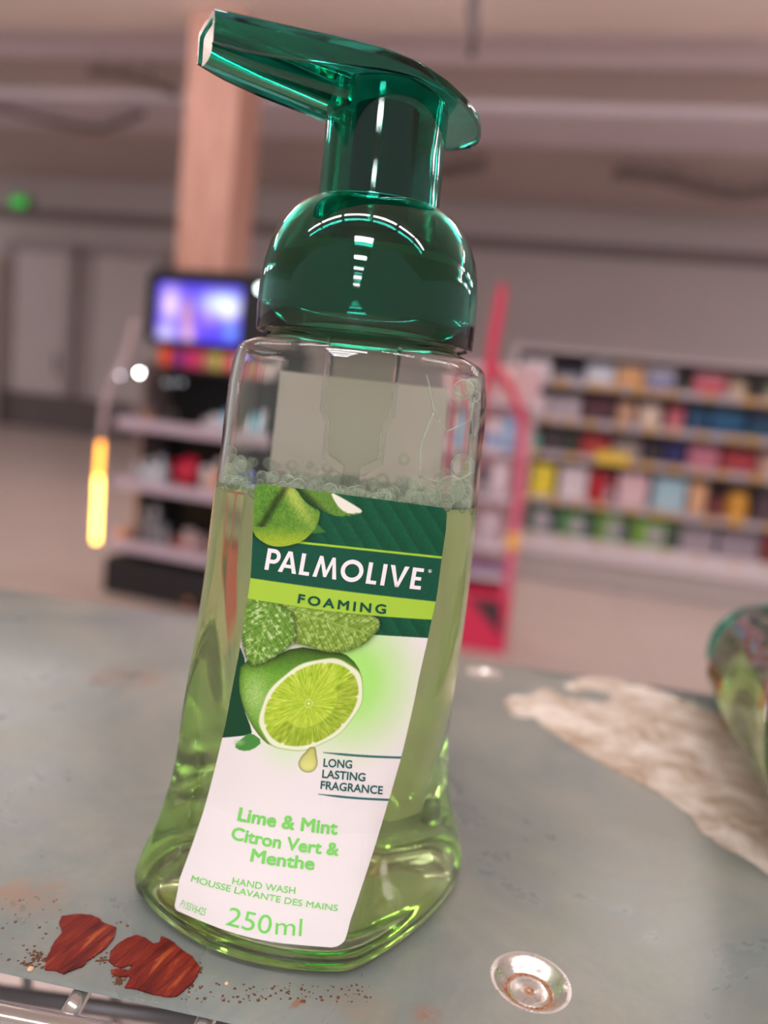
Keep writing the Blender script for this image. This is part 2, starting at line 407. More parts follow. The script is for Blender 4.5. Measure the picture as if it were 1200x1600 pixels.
R5 = [(822, 872, 'badge', 'carton', (92, 116, 96), (186, 176, 186), 'green-grey carton with round print'),
      (874, 930, 'badge', 'carton', (86, 150, 84), (176, 168, 176), 'mid green carton with round print'),
      (932, 988, 'badge', 'carton', (120, 166, 72), (168, 164, 170), 'leaf green carton with round print'),
      (990, 1061, 'badge', 'carton', (124, 172, 70), (176, 168, 174), 'yellowish green carton with round print'),
      (1064, 1121, 'carton', 'carton', (150, 138, 148), (172, 160, 170), 'lilac-grey carton beside the leaf green ones'),
      (1124, 1190, 'carton', 'carton', (146, 132, 144), (166, 154, 166), 'mauve-grey carton beside the wine red one'),
      (1193, 1240, 'carton', 'carton', (150, 56, 66), (120, 60, 50), 'wine red carton')]
fill_row(R5, -.565 + .0005, 812, hts[4], 'bottom deck', 'goods on the bottom deck of the white unit')
# yellow flat pack hanging low on third shelf rail
x0, _ = on_plane(932, 700, G0, -SA); x1, _ = on_plane(984, 706, G0, -SA)
P = np.array(G0) + E1 * (x0 + x1) / 2 - E2 * .03
goods('carton', 'boxed_product', 'low bright yellow card pack in front of the third shelf rail', 'carton', (P[0], P[1], -.075), -SA, x1 - x0, .075, .02, (240, 204, 74), (246, 210, 80), 'yellow rail packs')

# ------------------------------------------------------------------ black cosmetics stand
SB = atz(159, 924, FLOOR); SANG = math.radians(-17)
SB = np.array([SB[0], SB[1], 0.0])
def sp(u, v): return on_plane(u, v, SB, SANG)
STW = sp(425, 560)[0]
stand = thing('cosmetics_stand', 'black cosmetics stand with a lit screen and three loaded shelves', 'display stand', (SB[0], SB[1], FLOOR), SANG)
M_blk = mat('stand_black', (34, 30, 32), .5); M_blk2 = mat('stand_inner', (20, 17, 19), .6)
M_pinkrail = mat('stand_rail', (196, 174, 186), .3)
sz = lambda v, u=250: sp(u, v)[1] - FLOOR
zb_top = sz(875, 200); z1 = sz(857, 220); z2 = sz(762, 240); z3 = sz(668, 250); z4 = sz(556, 270)
zscr0, zscr1 = sz(540, 300), sz(428, 300)
MB().box(0, STW, 0, .42, 0, zb_top, b=.012).build('base', M_blk, stand)
MB().box(.02, STW, .38, .42, zb_top, zscr1 + .03, b=.004).build('back_panel', M_blk2, stand)
MB().box(STW - .03, STW, .06, .40, zb_top, z4).build('side_panel', M_blk, stand)
MB().box(  .03, .05, .16, .40, zb_top, z4 - .06).build('side_panel', mat('stand_side_beige', (150, 130, 128), .5), stand)
for i, z in enumerate((z1, z2, z3)):
    s_ = MB().box(.05, STW - .03, .02, .38, z - .012, z + .004).build('shelf', M_blk, stand)
    MB().box(.03, STW - .02, -.008, .02, z - .024, z + .026, b=.004).build('price_rail', M_pinkrail, s_)
tt = MB().box(.12, STW - .02, .04, .38, z4 - .06, z4 - .045).build('top_tray', M_blk, stand)
MB().box(.16, STW - .02, .09, .10, zscr0 - .045, zscr0 - .008, b=.004).build('header_strip', mat('header_white', (222, 208, 210), .4), stand)
# rounded sign with the screen
def rrect(x0, x1, z0, z1_, r, n=6):
    out = []
    for cx, cz, a0 in ((x1 - r, z1_ - r, 0), (x0 + r, z1_ - r, 90), (x0 + r, z0 + r, 180), (x1 - r, z0 + r, 270)):
        for i in range(n + 1):
            a = math.radians(a0 + 90 * i / n); out.append((cx + r * math.cos(a), cz + r * math.sin(a)))
    return out
xa = sp(218, 470)[0]; xb = sp(423, 470)[0]
sgn = MB().prism(rrect(xa, xb, zscr0 - .006, zscr1 + .025, .05), .05, .12, axis='y').build('sign_board', M_blk, stand)
xs0 = sp(236, 480)[0]; xs1 = sp(368, 490)[0]; zs0 = sz(532, 300); zs1 = sz(441, 300)
nx, nz = 48, 34
vs = []; fs = []; cols = []
for j in range(nz + 1):
    for i in range(nx + 1):
        s, t = i / nx, j / nz
        vs.append((xs0 + (xs1 - xs0) * s, .046, zs0 + (zs1 - zs0) * t))
        c = np.array([70, 50, 235.])
        def blob(cx, cy, rx, ry, col, c):
            k_ = math.exp(-(((s - cx) / rx) ** 2 + ((t - cy) / ry) ** 2)); return c * (1 - k_) + np.array(col, float) * k_
        c = blob(.16, .62, .13, .34, (255, 225, 255), c); c = blob(.12, .1, .16, .18, (215, 205, 250), c)
        c = blob(.62, .5, .12, .3, (170, 120, 245), c)
        c = blob(.78, .70, .26, .20, (225, 255, 255), c); c = blob(.86, .58, .12, .2, (255, 255, 255), c); c = blob(.9, .2, .1, .14, (110, 160, 255), c)
        c = blob(.37, .45, .065, .30, (225, 158, 160), c); c = blob(.40, .12, .08, .2, (240, 185, 205), c)
        cols.append(tuple(lin(c)) + (1.0,))
for j in range(nz):
    for i in range(nx):
        a = j * (nx + 1) + i; fs.append((a, a + 1, a + nx + 2, a + nx + 1))
M_scr = bpy.data.materials.new('screen_picture'); M_scr.use_nodes = True
at = N(M_scr, 'ShaderNodeVertexColor'); at.layer_name = 'Col'
L(M_scr, at.outputs[0], bsdf(M_scr).inputs['Emission Color']); bsdf(M_scr).inputs['Emission Strength'].default_value = 1.25
bsdf(M_scr).inputs['Base Color'].default_value = (.01, .01, .01, 1)
so = MB().add(vs, fs).build('screen', M_scr, sgn)
ca = so.data.color_attributes.new('Col', 'FLOAT_COLOR', 'POINT'); ca.data.foreach_set('color', np.array(cols, np.float32).ravel())
# glowing curved side light, bulbs and one glint made to glow
def spx(u, v, y=0.0):
    x, z = sp(u, v); return (x, y, z - FLOOR)
pts = [spx(150, 846), spx(151, 820), spx(153, 780), spx(154, 745), spx(156, 715), spx(158, 690)]
MB().tube(pts[:4], .0125, 12).build('side_light', emissive('warm_tube', (255, 190, 76), 13.0), stand, smooth=True)
MB().tube(pts[3:], .0120, 12).build('side_light', emissive('amber_tube', (255, 168, 60), 4.5), stand, smooth=True)
pts = [spx(158, 690), spx(161, 660), spx(166, 625), spx(173, 600), spx(183, 580), spx(194, 560), spx(200, 545), spx(206, 520), spx(214, 500)]
MB().tube(pts, .015, 12).build('side_tube', mat('frosted_pink_tube', (196, 172, 172), .25), stand, smooth=True)
def bulb_glint(u, v, r, col, st):
    p = spx(u, v, -.01); MB().lathe([(0, -r), (r * .7, -r * .7), (r, 0), (r * .7, r * .7), (0, r)], 16, p).build('spot_lamp_glint', emissive('spot', col, st), stand, smooth=True)
bulb_glint(220, 583, .006, (255, 255, 255), 60.0); bulb_glint(190, 587, .007, (230, 225, 240), 6); bulb_glint(410, 452, .012, (236, 255, 246), 12)  # the last is a glint beside the screen, put in as a glow
for u in (262, 274, 286): bulb_glint(u, 598, .005, (200, 205, 215), 3)
p = spx(294, 940, -.004)
MB().lathe([(0, -.012), (.012, -.008), (.016, 0), (.012, .008), (0, .012)], 16, p).build('orange_badge', mat('orange_badge', (214, 140, 84), .5), stand, smooth=True)

def cosmetic(kind, u0, u1, vbase, vtop, z, col, col2, label, cat, grp, y=.06):
    x0, _ = sp(u0, vbase); x1, _ = sp(u1, vbase); h = sp((u0 + u1) / 2, vtop)[1] - sp((u0 + u1) / 2, vbase)[1]
    wd = x1 - x0; e = np.array([math.cos(SANG), math.sin(SANG), 0]); n_ = np.array([-math.sin(SANG), math.cos(SANG), 0])
    P = SB + e * (x0 + x1) / 2 + n_ * y
    T = thing(kind, label, cat, (P[0], P[1], z + FLOOR), SANG, grp)
    a = mat('cosmetic_body', col, .25); b = mat('cosmetic_cap', col2, .3); r = wd / 2
    if kind == 'perfume_bottle':
        MB().box(-r, r, 0, .05, 0, h * .68, b=min(.008, r * .5)).build('bottle_body', a, T)
        MB().lathe([(r * .3, h * .68), (r * .3, h * .74), (r * .5, h * .74), (r * .5, h * .97), (r * .4, h)], 16, (0, .025, 0)).build('cap', b, T)
    elif kind == 'cream_tube':
        rings = []
        for z_, kx, ky in ((0, .6, .6), (.12, .62, .62), (.13, .95, .8), (.5, 1, .6), (1, 1.05, .06)):
            rings.append([(r * kx * math.cos(q), .03 + r * ky * math.sin(q), z_ * h) for q in [2 * math.pi * i / 20 for i in range(20)]])
        MB().loft(rings).build('tube_body', a, T, smooth=True); MB().lathe([(r * .66, 0), (r * .66, h * .13)], 20, (0, .03, 0)).build('cap', b, T)
    elif kind == 'carton':
        MB().box(-r, r, 0, .06, 0, h, b=min(.003, r * .3)).build('carton_body', a, T)
        MB().box(-r * .8, r * .8, -.0015, .001, h * .3, h * .6).build('print_panel', b, T)
    else:
        MB().lathe([(r * .85, 0), (r, .004), (r, h * .62), (r * .9, h * .7)], 20, (0, r, 0)).build('pot', a, T)
        MB().lathe([(r * .95, h * .7), (r * .97, h * .96), (r * .8, h)], 20, (0, r, 0)).build('lid', b, T)
G3 = 'cosmetics on the upper shelf'; G2 = 'cosmetics on the middle shelf'; G1 = 'cosmetics on the lower shelf'; G4 = 'colour boxes in the top tray'
ztr = z4 - .044
for u0, u1, c1, c2, wds in ((232, 252, (235, 80, 30), (240, 96, 40), 'orange-red'), (254, 272, (150, 40, 130), (120, 50, 150), 'purple'), (273, 298, (224, 50, 110), (214, 60, 120), 'magenta pink'),
                            (300, 314, (206, 120, 110), (190, 160, 90), 'dusty coral'), (315, 330, (200, 196, 90), (180, 190, 100), 'yellow-green'), (333, 352, (226, 100, 100), (230, 130, 130), 'salmon red'), (354, 378, (226, 210, 206), (230, 214, 210), 'off-white'), (380, 402, (220, 200, 198), (210, 196, 190), 'cream')):
    cosmetic('carton', u0, u1, 578 + (u0 - 232) * .12, 548 + (u0 - 232) * .12, ztr, c1, c2, f'{wds} box in the top tray under the lit screen', 'carton', G4, y=.07)
zs = z3 + .0045
for kd, u0, u1, vt, c1, c2, wds, cat in (
        ('perfume_bottle', 186, 202, 622, (120, 118, 124), (150, 120, 110), 'smoky grey perfume bottle at the outer end', 'bottle'), ('perfume_bottle', 204, 222, 620, (170, 120, 90), (110, 100, 100), 'amber perfume bottle', 'bottle'),
        ('face_cream_pot', 226, 242, 636, (70, 66, 74), (60, 56, 60), 'black pot', 'pot'), ('perfume_bottle', 246, 262, 626, (64, 56, 60), (110, 90, 88), 'dark perfume bottle', 'bottle'),
        ('face_cream_pot', 280, 296, 646, (200, 150, 156), (190, 160, 170), 'dusty pink pot', 'pot'), ('cream_tube', 298, 314, 634, (206, 188, 190), (220, 208, 210), 'pale grey tube', 'tube'),
        ('carton', 316, 334, 626, (222, 214, 220), (200, 196, 206), 'white carton', 'carton'), ('carton', 336, 352, 618, (110, 200, 226), (220, 236, 240), 'turquoise carton', 'carton'), ('carton', 354, 372, 612, (226, 230, 240), (180, 200, 226), 'white and blue carton', 'carton')):
    cosmetic(kd, u0, u1, 655 + (u0 - 186) * .14, vt + 6 + (u0 - 186) * .10, zs, c1, c2, f'{wds} on the upper shelf of the black stand', cat, G3)
zs = z2 + .0045
for kd, u0, u1, vt, c1, c2, wds, cat in (
        ('perfume_bottle', 188, 204, 716, (160, 160, 168), (200, 198, 206), 'clear grey perfume bottle at the outer end', 'bottle'), ('perfume_bottle', 206, 222, 708, (200, 202, 210), (214, 214, 222), 'silver perfume bottle', 'bottle'),
        ('perfume_bottle', 224, 242, 702, (206, 208, 216), (190, 190, 200), 'tall silver perfume bottle', 'bottle'), ('cream_tube', 252, 266, 706, (196, 30, 60), (150, 20, 50), 'narrow crimson tube', 'tube'),
        ('cream_tube', 268, 288, 700, (206, 34, 66), (160, 24, 54), 'wide crimson tube', 'tube'), ('face_cream_pot', 298, 313, 712, (226, 196, 190), (226, 216, 220), 'pink pot', 'pot'),
        ('perfume_bottle', 315, 332, 700, (220, 160, 130), (232, 222, 226), 'peach perfume bottle with white cap', 'bottle'), ('perfume_bottle', 336, 350, 718, (150, 110, 190), (190, 170, 220), 'violet perfume bottle', 'bottle')):
    cosmetic(kd, u0, u1, 750 + (u0 - 186) * .14, vt + 4 + (u0 - 186) * .08, zs, c1, c2, f'{wds} on the middle shelf of the black stand', cat, G2)
zs = z1 + .0045
for kd, u0, u1, vt, c1, c2, wds, cat in (
        ('face_cream_pot', 166, 184, 826, (206, 150, 124), (190, 130, 110), 'copper pot at the outer end', 'pot'),
        ('perfume_bottle', 198, 213, 792, (96, 92, 100), (150, 150, 158), 'smoky perfume bottle', 'bottle'), ('perfume_bottle', 215, 231, 786, (130, 128, 136), (166, 164, 172), 'grey perfume bottle', 'bottle'), ('face_cream_pot', 233, 246, 812, (150, 148, 156), (120, 118, 124), 'silver pot', 'pot'),
        ('face_cream_pot', 250, 266, 830, (176, 110, 110), (150, 90, 90), 'rose-brown pot', 'pot'), ('face_cream_pot', 268, 286, 816, (206, 160, 156), (190, 170, 170), 'pale rose pot', 'pot'), ('face_cream_pot', 289, 304, 822, (160, 130, 130), (190, 160, 160), 'mauve-brown pot', 'pot'), ('face_cream_pot', 308, 326, 830, (170, 120, 112), (140, 100, 96), 'terracotta pot', 'pot')):
    cosmetic(kd, u0, u1, 848 + (u0 - 186) * .14, vt + 2 + (u0 - 186) * .08, zs, c1, c2, f'{wds} on the lower shelf of the black stand', cat, G1)

# ------------------------------------------------------------------ red cardboard display beside the bottle
RB = atz(790, 1022, FLOOR); RB = np.array([RB[0], RB[1], 0.]); RA = math.radians(-11)
def rp(u, v):
    x, z = on_plane(u, v, RB, RA); return x, z - FLOOR
red = thing('cardboard_display', 'red cardboard display with a slanted header and small white shelves', 'display stand', (RB[0], RB[1], FLOOR), RA)
M_red = mat('display_red', (214, 44, 84), .5); M_redpink = mat('display_pink', (216, 96, 124), .5)
def ribbon(px, wd, y0, y1):
    P = [np.array(rp(*q)) for q in px]; lft = []; rgt = []
    for i, p in enumerate(P):
        t = P[min(i + 1, len(P) - 1)] - P[max(i - 1, 0)]; t = t / np.linalg.norm(t); n_ = np.array([-t[1], t[0]]); ww = wd[i] if isinstance(wd, list) else wd
        lft.append(tuple(p + n_ * ww / 2)); rgt.append(tuple(p - n_ * ww / 2))
    return MB().prism(lft + rgt[::-1], y0, y1, axis='y')
ribbon([(786, 444), (780, 480), (773, 520), (766, 562), (756, 605), (750, 650), (738, 740), (724, 840), (716, 935)], [.034, .042, .044, .04, .03, .026, .026, .026, .026], 0, .03).build('header_panel', M_red, red)
ribbon([(766, 562), (784, 586), (800, 612), (812, 640), (816, 668)], .032, -.004, .028).build('front_edge', M_red, red)
ribbon([(816, 668), (816, 720), (810, 790), (802, 850), (792, 930), (789, 945)], .032, -.006, .026).build('front_edge', M_redpink, red)
x0 = rp(640, 1000)[0]; x1 = rp(790, 1000)[0]; ztb = rp(760, 928)[1]
bb = MB().box(x0, x1, -.008, .30, 0, ztb, b=.004).build('base_box', M_red, red)
tri = [rp(732, 934), rp(783, 938), rp(783, 995)]
MB().prism(tri, -.011, -.008, axis='y').build('dark_print', mat('print_dark', (70, 44, 50), .5), bb)
MB().box(x0, x1, .28, .30, ztb, rp(770, 560)[1], b=.002).build('back_board', mat('display_back', (214, 178, 182), .6), red)
MB().prism([(x0, .01), (x1, .01), (x1 + .0, .30), (x0, .30)], ztb, ztb + .004).build('floor_board', M_red, red)
M_dsh = mat('display_shelf', (228, 214, 222), .5)
rsh = []
for v in (905, 858, 780, 705, 625):
    zz_ = rp(770, v)[1]; rsh.append(zz_)
    MB().box(x0, x1 - .01, .03, .28, zz_ - .012, zz_ + .003).build('shelf', M_dsh, red)
MB().box(x0, x1 - .012, .02, .032, rp(760, 890)[1] - .006, rp(760, 890)[1] + .014).build('purple_strip', mat('purple', (110, 50, 130), .5), red)
MB().box(rp(791, 852)[0] - .0, rp(811, 852)[0], -.012, -.006, rp(800, 858)[1], rp(800, 832)[1]).build('yellow_sticker', mat('yellow_orange', (244, 176, 80), .5), red)
eR = np.array([math.cos(RA), math.sin(RA), 0]); nR = np.array([-math.sin(RA), math.cos(RA), 0])
for (u0, u1, shelf, hh, kd, c1, c2, wds) in (
        (742, 762, 4, .12, 'pouch', (222, 176, 182), (226, 190, 194), 'pink pouch on the topmost shelf'), (764, 786, 4, .15, 'carton', (226, 200, 196), (230, 206, 204), 'pale rose carton on the topmost shelf'), (788, 806, 4, .10, 'carton', (206, 170, 166), (220, 186, 180), 'beige-pink carton on the topmost shelf'),
        (756, 778, 3, .13, 'carton', (222, 206, 208), (120, 160, 210), 'white carton with blue print on the second shelf'), (780, 803, 3, .15, 'pouch', (140, 176, 214), (170, 196, 224), 'light blue pouch on the second shelf'),
        (750, 770, 2, .11, 'carton', (90, 80, 100), (180, 170, 176), 'dark violet carton on the third shelf'), (772, 798, 2, .15, 'pouch', (214, 196, 202), (226, 206, 210), 'pearl pouch on the third shelf'),
        (745, 765, 1, .11, 'carton', (160, 144, 148), (190, 176, 180), 'grey carton on the fourth shelf'), (767, 790, 1, .14, 'carton', (206, 190, 198), (196, 176, 186), 'lilac carton on the fourth shelf')):
    xa_ = rp(u0, 700)[0]; xb_ = rp(u1, 700)[0]; P = RB + eR * (xa_ + xb_) / 2 + nR * .05
    goods(kd, 'packet', f'{wds} of the red cardboard display', 'packet', (P[0], P[1], FLOOR + rsh[shelf] + .0035), RA, xb_ - xa_, hh * 1.0, .06, c1, c2, 'packets in the red display')

# ================================================================== the metal shelf plate
M_plate = mat('galvanised_plate', (150, 150, 142), .42, .15)
def plate_mat():
    m = M_plate; b = bsdf(m); tc = N(m, 'ShaderNodeTexCoord'); v = tc.outputs['Object']
    n1 = noise(m, 14, 6, .65, .6, v)
    base = ramp(m, n1, [(.25, (112, 118, 119)), (.43, (124, 130, 126)), (.55, (140, 141, 133)), (.72, (158, 150, 138))])
    mp = N(m, 'ShaderNodeMapping'); mp.inputs['Scale'].default_value = (14, 70, 1); mp.inputs['Rotation'].default_value = (0, 0, .5); L(m, v, mp.inputs[0])
    n2 = noise(m, 3.0, 5, .6, .8, mp.outputs[0])
    base = mixc(m, ramp(m, n2, [(.35, (0, 0, 0)), (.75, (110, 110, 110))]), base, (138, 128, 108))
    n3 = noise(m, 420, 3, .7, 0, v); base = mixc(m, ramp(m, n3, [(.3, (0, 0, 0)), (.9, (130, 130, 130))]), base, (104, 106, 106))
    # rust specks, denser towards the near lip
    n4 = noise(m, 210, 4, .7, .5, v); n5 = noise(m, 26, 3, .6, 0, v)
    sep = N(m, 'ShaderNodeSeparateXYZ'); L(m, v, sep.inputs[0])
    near = N(m, 'ShaderNodeMapRange'); L(m, sep.outputs[1], near.inputs[0])
    near.inputs[1].default_value = .0; near.inputs[2].default_value = .05; near.inputs[3].default_value = .04; near.inputs[4].default_value = -.03
    ad = N(m, 'ShaderNodeMath', operation='MULTIPLY'); L(m, n4, ad.inputs[0]); L(m, n5, ad.inputs[1])
    ad2 = N(m, 'ShaderNodeMath', operation='ADD'); L(m, ad.outputs[0], ad2.inputs[0]); L(m, near.outputs[0], ad2.inputs[1])
    rmask = ramp(m, ad2.outputs[0], [(.40, (0, 0, 0)), (.45, (220, 220, 220))])
    base = mixc(m, rmask, base, (140, 84, 50))
    # old brown stains, each at its own spot on the sheet
    for (u_, v_, rad, colr, amt) in ((208, 1055, .018, (140, 100, 80), .8), (160, 1062, .010, (150, 115, 90), .5), (60, 1400, .010, (156, 110, 74), .5), (12, 1395, .007, (160, 104, 60), .6), (560, 1590, .012, (150, 112, 84), .35), (665, 1585, .004, (150, 86, 56), .8), (1000, 1330, .03, (140, 126, 106), .5), (900, 1420, .04, (134, 132, 104), .4)):
        x_, y_ = loc_plate(atz(u_, v_, 0)); ds = N(m, 'ShaderNodeVectorMath', operation='DISTANCE'); L(m, v, ds.inputs[0]); ds.inputs[1].default_value = (x_, y_, 0)
        mr = N(m, 'ShaderNodeMapRange'); L(m, ds.outputs['Value'], mr.inputs[0]); mr.inputs[1].default_value = 0; mr.inputs[2].default_value = rad; mr.inputs[3].default_value = 1; mr.inputs[4].default_value = 0
        nn = N(m, 'ShaderNodeMapRange'); L(m, noise(m, 1.6 / rad, 4, .65, .5, v), nn.inputs[0]); nn.inputs[1].default_value = .35; nn.inputs[2].default_value = .6
        mu = N(m, 'ShaderNodeMath', operation='MULTIPLY'); L(m, mr.outputs[0], mu.inputs[0]); L(m, nn.outputs[0], mu.inputs[1])
        m2 = N(m, 'ShaderNodeMath', operation='MULTIPLY'); L(m, mu.outputs[0], m2.inputs[0]); m2.inputs[1].default_value = amt; m2.use_clamp = True
        base = mixc(m, m2.outputs[0], base, colr)
    L(m, base, b.inputs['Base Color'])
    L(m, ramp(m, n1, [(.3, (130, 130, 130)), (.7, (175, 175, 175))]), b.inputs['Roughness'])
    bump(m, n3, .15, .0002)
# near edge runs from atz(0,1515) to atz(430,1600); far edge from atz(0,925) to atz(1130,1080)
na, nb = atz(0, 1513), atz(337, 1587); fa, fb = atz(0, 923), atz(800, 1033)
PA = math.atan2(nb[1] - na[1], nb[0] - na[0])
pe = np.array([math.cos(PA), math.sin(PA), 0]); pn = np.array([-math.sin(PA), math.cos(PA), 0])
depth = float(((fa + fb) / 2 - na) @ pn)
T0 = na
def loc_plate(P): d = np.array(P) - T0; return float(d @ pe), float(d @ pn)
plate_mat()
plate = tag(thing('shelf_plate', None, None), 'worn grey galvanised metal shelf plate with rust marks', 'shelf')
plate.location = tuple(T0); plate.rotation_euler = (0, 0, PA)
sh = MB(); prof = [(0, -.0010), (.0004, -.0002), (.0012, 0), (depth - .001, 0), (depth, -.0006), (depth - .001, -.0012), (.0012, -.0012), (.0006, -.0016)]
X0, X1 = -.45, .75
ring = lambda x: [(x, y, z) for y, z in prof]
sh.loft([ring(X0), ring(X1)])
sheet = auto_smooth(sh.build('sheet', M_plate, plate), 40)
RIV = [(829, 1533, .0083), (757, 1051, .0080)]
cut = MB()
for u, v, R_ in RIV:
    P = atz(u, v, 0); x_, y_ = loc_plate(P); cut.lathe([(R_ * .985, -.004), (R_ * .985, .004)], 64, (x_, y_, 0))
cut_o = cut.build('cutter', M_plate, plate)
bo = sheet.modifiers.new('holes', 'BOOLEAN'); bo.operation = 'DIFFERENCE'; bo.object = cut_o; bo.solver = 'EXACT'
bpy.context.view_layer.update(); dg_ = bpy.context.evaluated_depsgraph_get(); me_ = bpy.data.meshes.new_from_object(sheet.evaluated_get(dg_))
sheet.modifiers.clear(); sheet.data = me_; bpy.data.objects.remove(cut_o)
# rivets (pressed discs)
M_riv = mat('rivet_steel', (214, 210, 204), .22, .9); 
def rivmat():
    m = M_riv; n = noise(m, 300, 4, .7); L(m, ramp(m, n, [(.3, (130, 130, 130)), (.8, (175, 175, 175))]), bsdf(m).inputs['Roughness'])
rivmat()
M_rust = mat('rust', (150, 92, 60), .85)
L(M_rust, ramp(M_rust, noise(M_rust, 900, 4, .7), [(.35, (110, 62, 38)), (.55, (168, 112, 78)), (.72, (190, 160, 140))]), bsdf(M_rust).inputs['Base Color'])
def rivet(u, v, R, label):
    P = atz(u, v, 0); x, y = loc_plate(P)
    T = thing('rivet', label, 'rivet', (P[0], P[1], 0), 0.0)
    MB().lathe([(R * 1.06, .00001), (R * 1.0, .00008), (R * .96, -R * .005), (R * .89, -R * .05), (R * .80, -R * .13), (R * .72, -R * .215), (R * .66, -R * .28), (R * .61, -R * .31), (R * .57, -R * .315), (R * .53, -R * .30), (R * .50, -R * .275), (R * .46, -R * .27), (R * .30, -R * .27), (R * .26, -R * .245), (R * .22, -R * .24), (R * .18, -R * .26), (R * .12, -R * .28), (0, -R * .285)], 72, cap=False).build('dimple', M_riv, T, smooth=True)
    rr = MB(); 
    for r0, r1, z_, nn, seed in ((R * .515, R * .64, -R * .300, 90, 1), (.0001, R * .15, -R * .270, 32, 2)):
        rd = random.Random(seed)
        ring0 = []; ring1 = []; ring2 = []
        for k_ in range(nn):
            a = 2 * math.pi * k_ / nn; j = 1 + rd.uniform(-.05, .05)
            ring0.append((r0 * math.cos(a), r0 * math.sin(a), z_ - R * .05)); ring1.append(((r0 * .45 + r1 * .55) * math.cos(a) * j, (r0 * .45 + r1 * .55) * math.sin(a) * j, z_ + R * (.032 + rd.uniform(-.006, .006)))); ring2.append((r1 * 1.03 * j * math.cos(a), r1 * 1.03 * j * math.sin(a), z_ - R * .03))
        rr.loft([ring0, ring1, ring2], False, False)
    rr.build('rust_ring', M_rust, T, smooth=True)
rivet(829, 1533, .0083, 'round dished metal rivet with a rusty ring, in the plate right of the bottle foot')
rivet(757, 1051, .0080, 'blurred metal rivet near the far edge of the plate')

# white residue patch, red flakes, crumbs
def flake(name, px, z0, th, material, label, cat, sub=None, holes=(), curl=0.0, seed=1):
    rd = random.Random(seed); P = []
    for i, q in enumerate(px):
        q2 = px[(i + 1) % len(px)]
        for k_ in range(4):
            t = k_ / 4; a = atz(q[0] * (1 - t) + q2[0] * t, q[1] * (1 - t) + q2[1] * t, 0)
            P.append((a[0], a[1]))
    Lm = np.mean([math.dist(P[i], P[i - 1]) for i in range(len(P))])
    P = [(x + rd.uniform(-.16, .16) * Lm, y + rd.uniform(-.16, .16) * Lm) for x, y in P]
    c = np.mean(P, axis=0)
    o = MB().prism([(x - c[0], y - c[1]) for x, y in P], 0, th).build(name, material, loc=(c[0], c[1], z0))
    return tag(o, label, cat)
M_res = mat('paper_residue', (206, 190, 170), .85)
L(M_res, mixc(M_res, ramp(M_res, noise(M_res, 60, 6, .65, .8), [(.38, (0, 0, 0)), (.62, (255, 255, 255))]), (168, 146, 124), (216, 204, 192)), bsdf(M_res).inputs['Base Color'])
bump(M_res, noise(M_res, 120, 5, .7), .5, .001)
patch_px = [(787, 1098), (800, 1088), (832, 1088), (845, 1077), (862, 1080), (874, 1090), (900, 1094), (916, 1098), (940, 1100), (958, 1095), (950, 1084), (925, 1077), (896, 1082), (880, 1074), (895, 1065), (920, 1058), (962, 1061), (985, 1072), (1007, 1071), (1035, 1082), (1060, 1092), (1095, 1108), (1130, 1119), (1200, 1140), (1290, 1170), (1310, 1300), (1260, 1390), (1200, 1368),
            (1182, 1353), (1155, 1336), (1130, 1325), (1112, 1310), (1095, 1301), (1085, 1285), (1077, 1273), (1060, 1263), (1046, 1252), (1025, 1240), (1004, 1227), (980, 1215), (955, 1203), (930, 1187), (902, 1171), (882, 1158), (868, 1150), (850, 1136), (835, 1122), (818, 1122), (801, 1119)]
flake('paper_residue', patch_px, .0001, .0004, M_res, 'ragged off-white paper residue stuck to the metal plate', 'residue', seed=3)
M_hole = M_plate
M_redf = mat('red_tape', (150, 52, 36), .5, spec=.25)
def redmat():
    m = M_redf; tc = N(m, 'ShaderNodeTexCoord'); m0 = N(m, 'ShaderNodeMapping'); m0.inputs['Rotation'].default_value = (0, 0, -1.15); L(m, tc.outputs['Object'], m0.inputs[0])
    mp = N(m, 'ShaderNodeMapping'); mp.inputs['Scale'].default_value = (70, 420, 60); L(m, m0.outputs[0], mp.inputs[0])
    n = noise(m, 1.0, 5, .6, .6, mp.outputs[0]); n2 = noise(m, 500, 4, .7)
    c = ramp(m, n, [(.30, (56, 20, 16)), (.43, (96, 26, 22)), (.55, (118, 38, 26)), (.66, (160, 80, 44))])
    L(m, mixc(m, ramp(m, n2, [(.58, (0, 0, 0)), (.72, (150, 150, 150))]), c, (70, 34, 28)), bsdf(m).inputs['Base Color'])
    bump(m, n, .7, .0006)
redmat()
cr = lambda L_: [(x / 3, 1380 + y / 3) for x, y in L_]
flake('red_tape_scrap', cr([(290, 160), (380, 150), (430, 158), (470, 175), (478, 190), (545, 215), (530, 270), (485, 318), (440, 350), (410, 370), (390, 395), (340, 412), (300, 430), (255, 412), (210, 412), (215, 370), (240, 310), (262, 270), (292, 235), (275, 190)]), .0001, .00035, M_redf,
      'dark red scrap of old tape on the plate edge, the one farther from the bottle', 'tape scrap', seed=4)
flake('red_tape_scrap', cr([(560, 285), (600, 262), (640, 250), (680, 262), (718, 292), (745, 285), (757, 255), (800, 275), (830, 300), (865, 330), (900, 350), (935, 400), (925, 440), (895, 480), (860, 510), (830, 535), (790, 538), (740, 530), (690, 520), (640, 502), (585, 495), (598, 470), (610, 450), (602, 440), (560, 445), (522, 430), (520, 412), (560, 408), (600, 415), (625, 395), (600, 390), (570, 402), (530, 390), (510, 370), (518, 325)]), .0001, .00035, M_redf,
      'dark red scrap of old tape touching the foot of the soap bottle', 'tape scrap', seed=5)
M_crumb = mat('crumb_brown', (96, 60, 40), .9)
cb = MB(); rd = random.Random(9)
spots = [((180, 350), 60, 46), ((120, 390), 46, 30), ((560, 455), 40, 22), ((480, 360), 22, 22), ((480, 290), 30, 14), ((930, 400), 20, 24)]
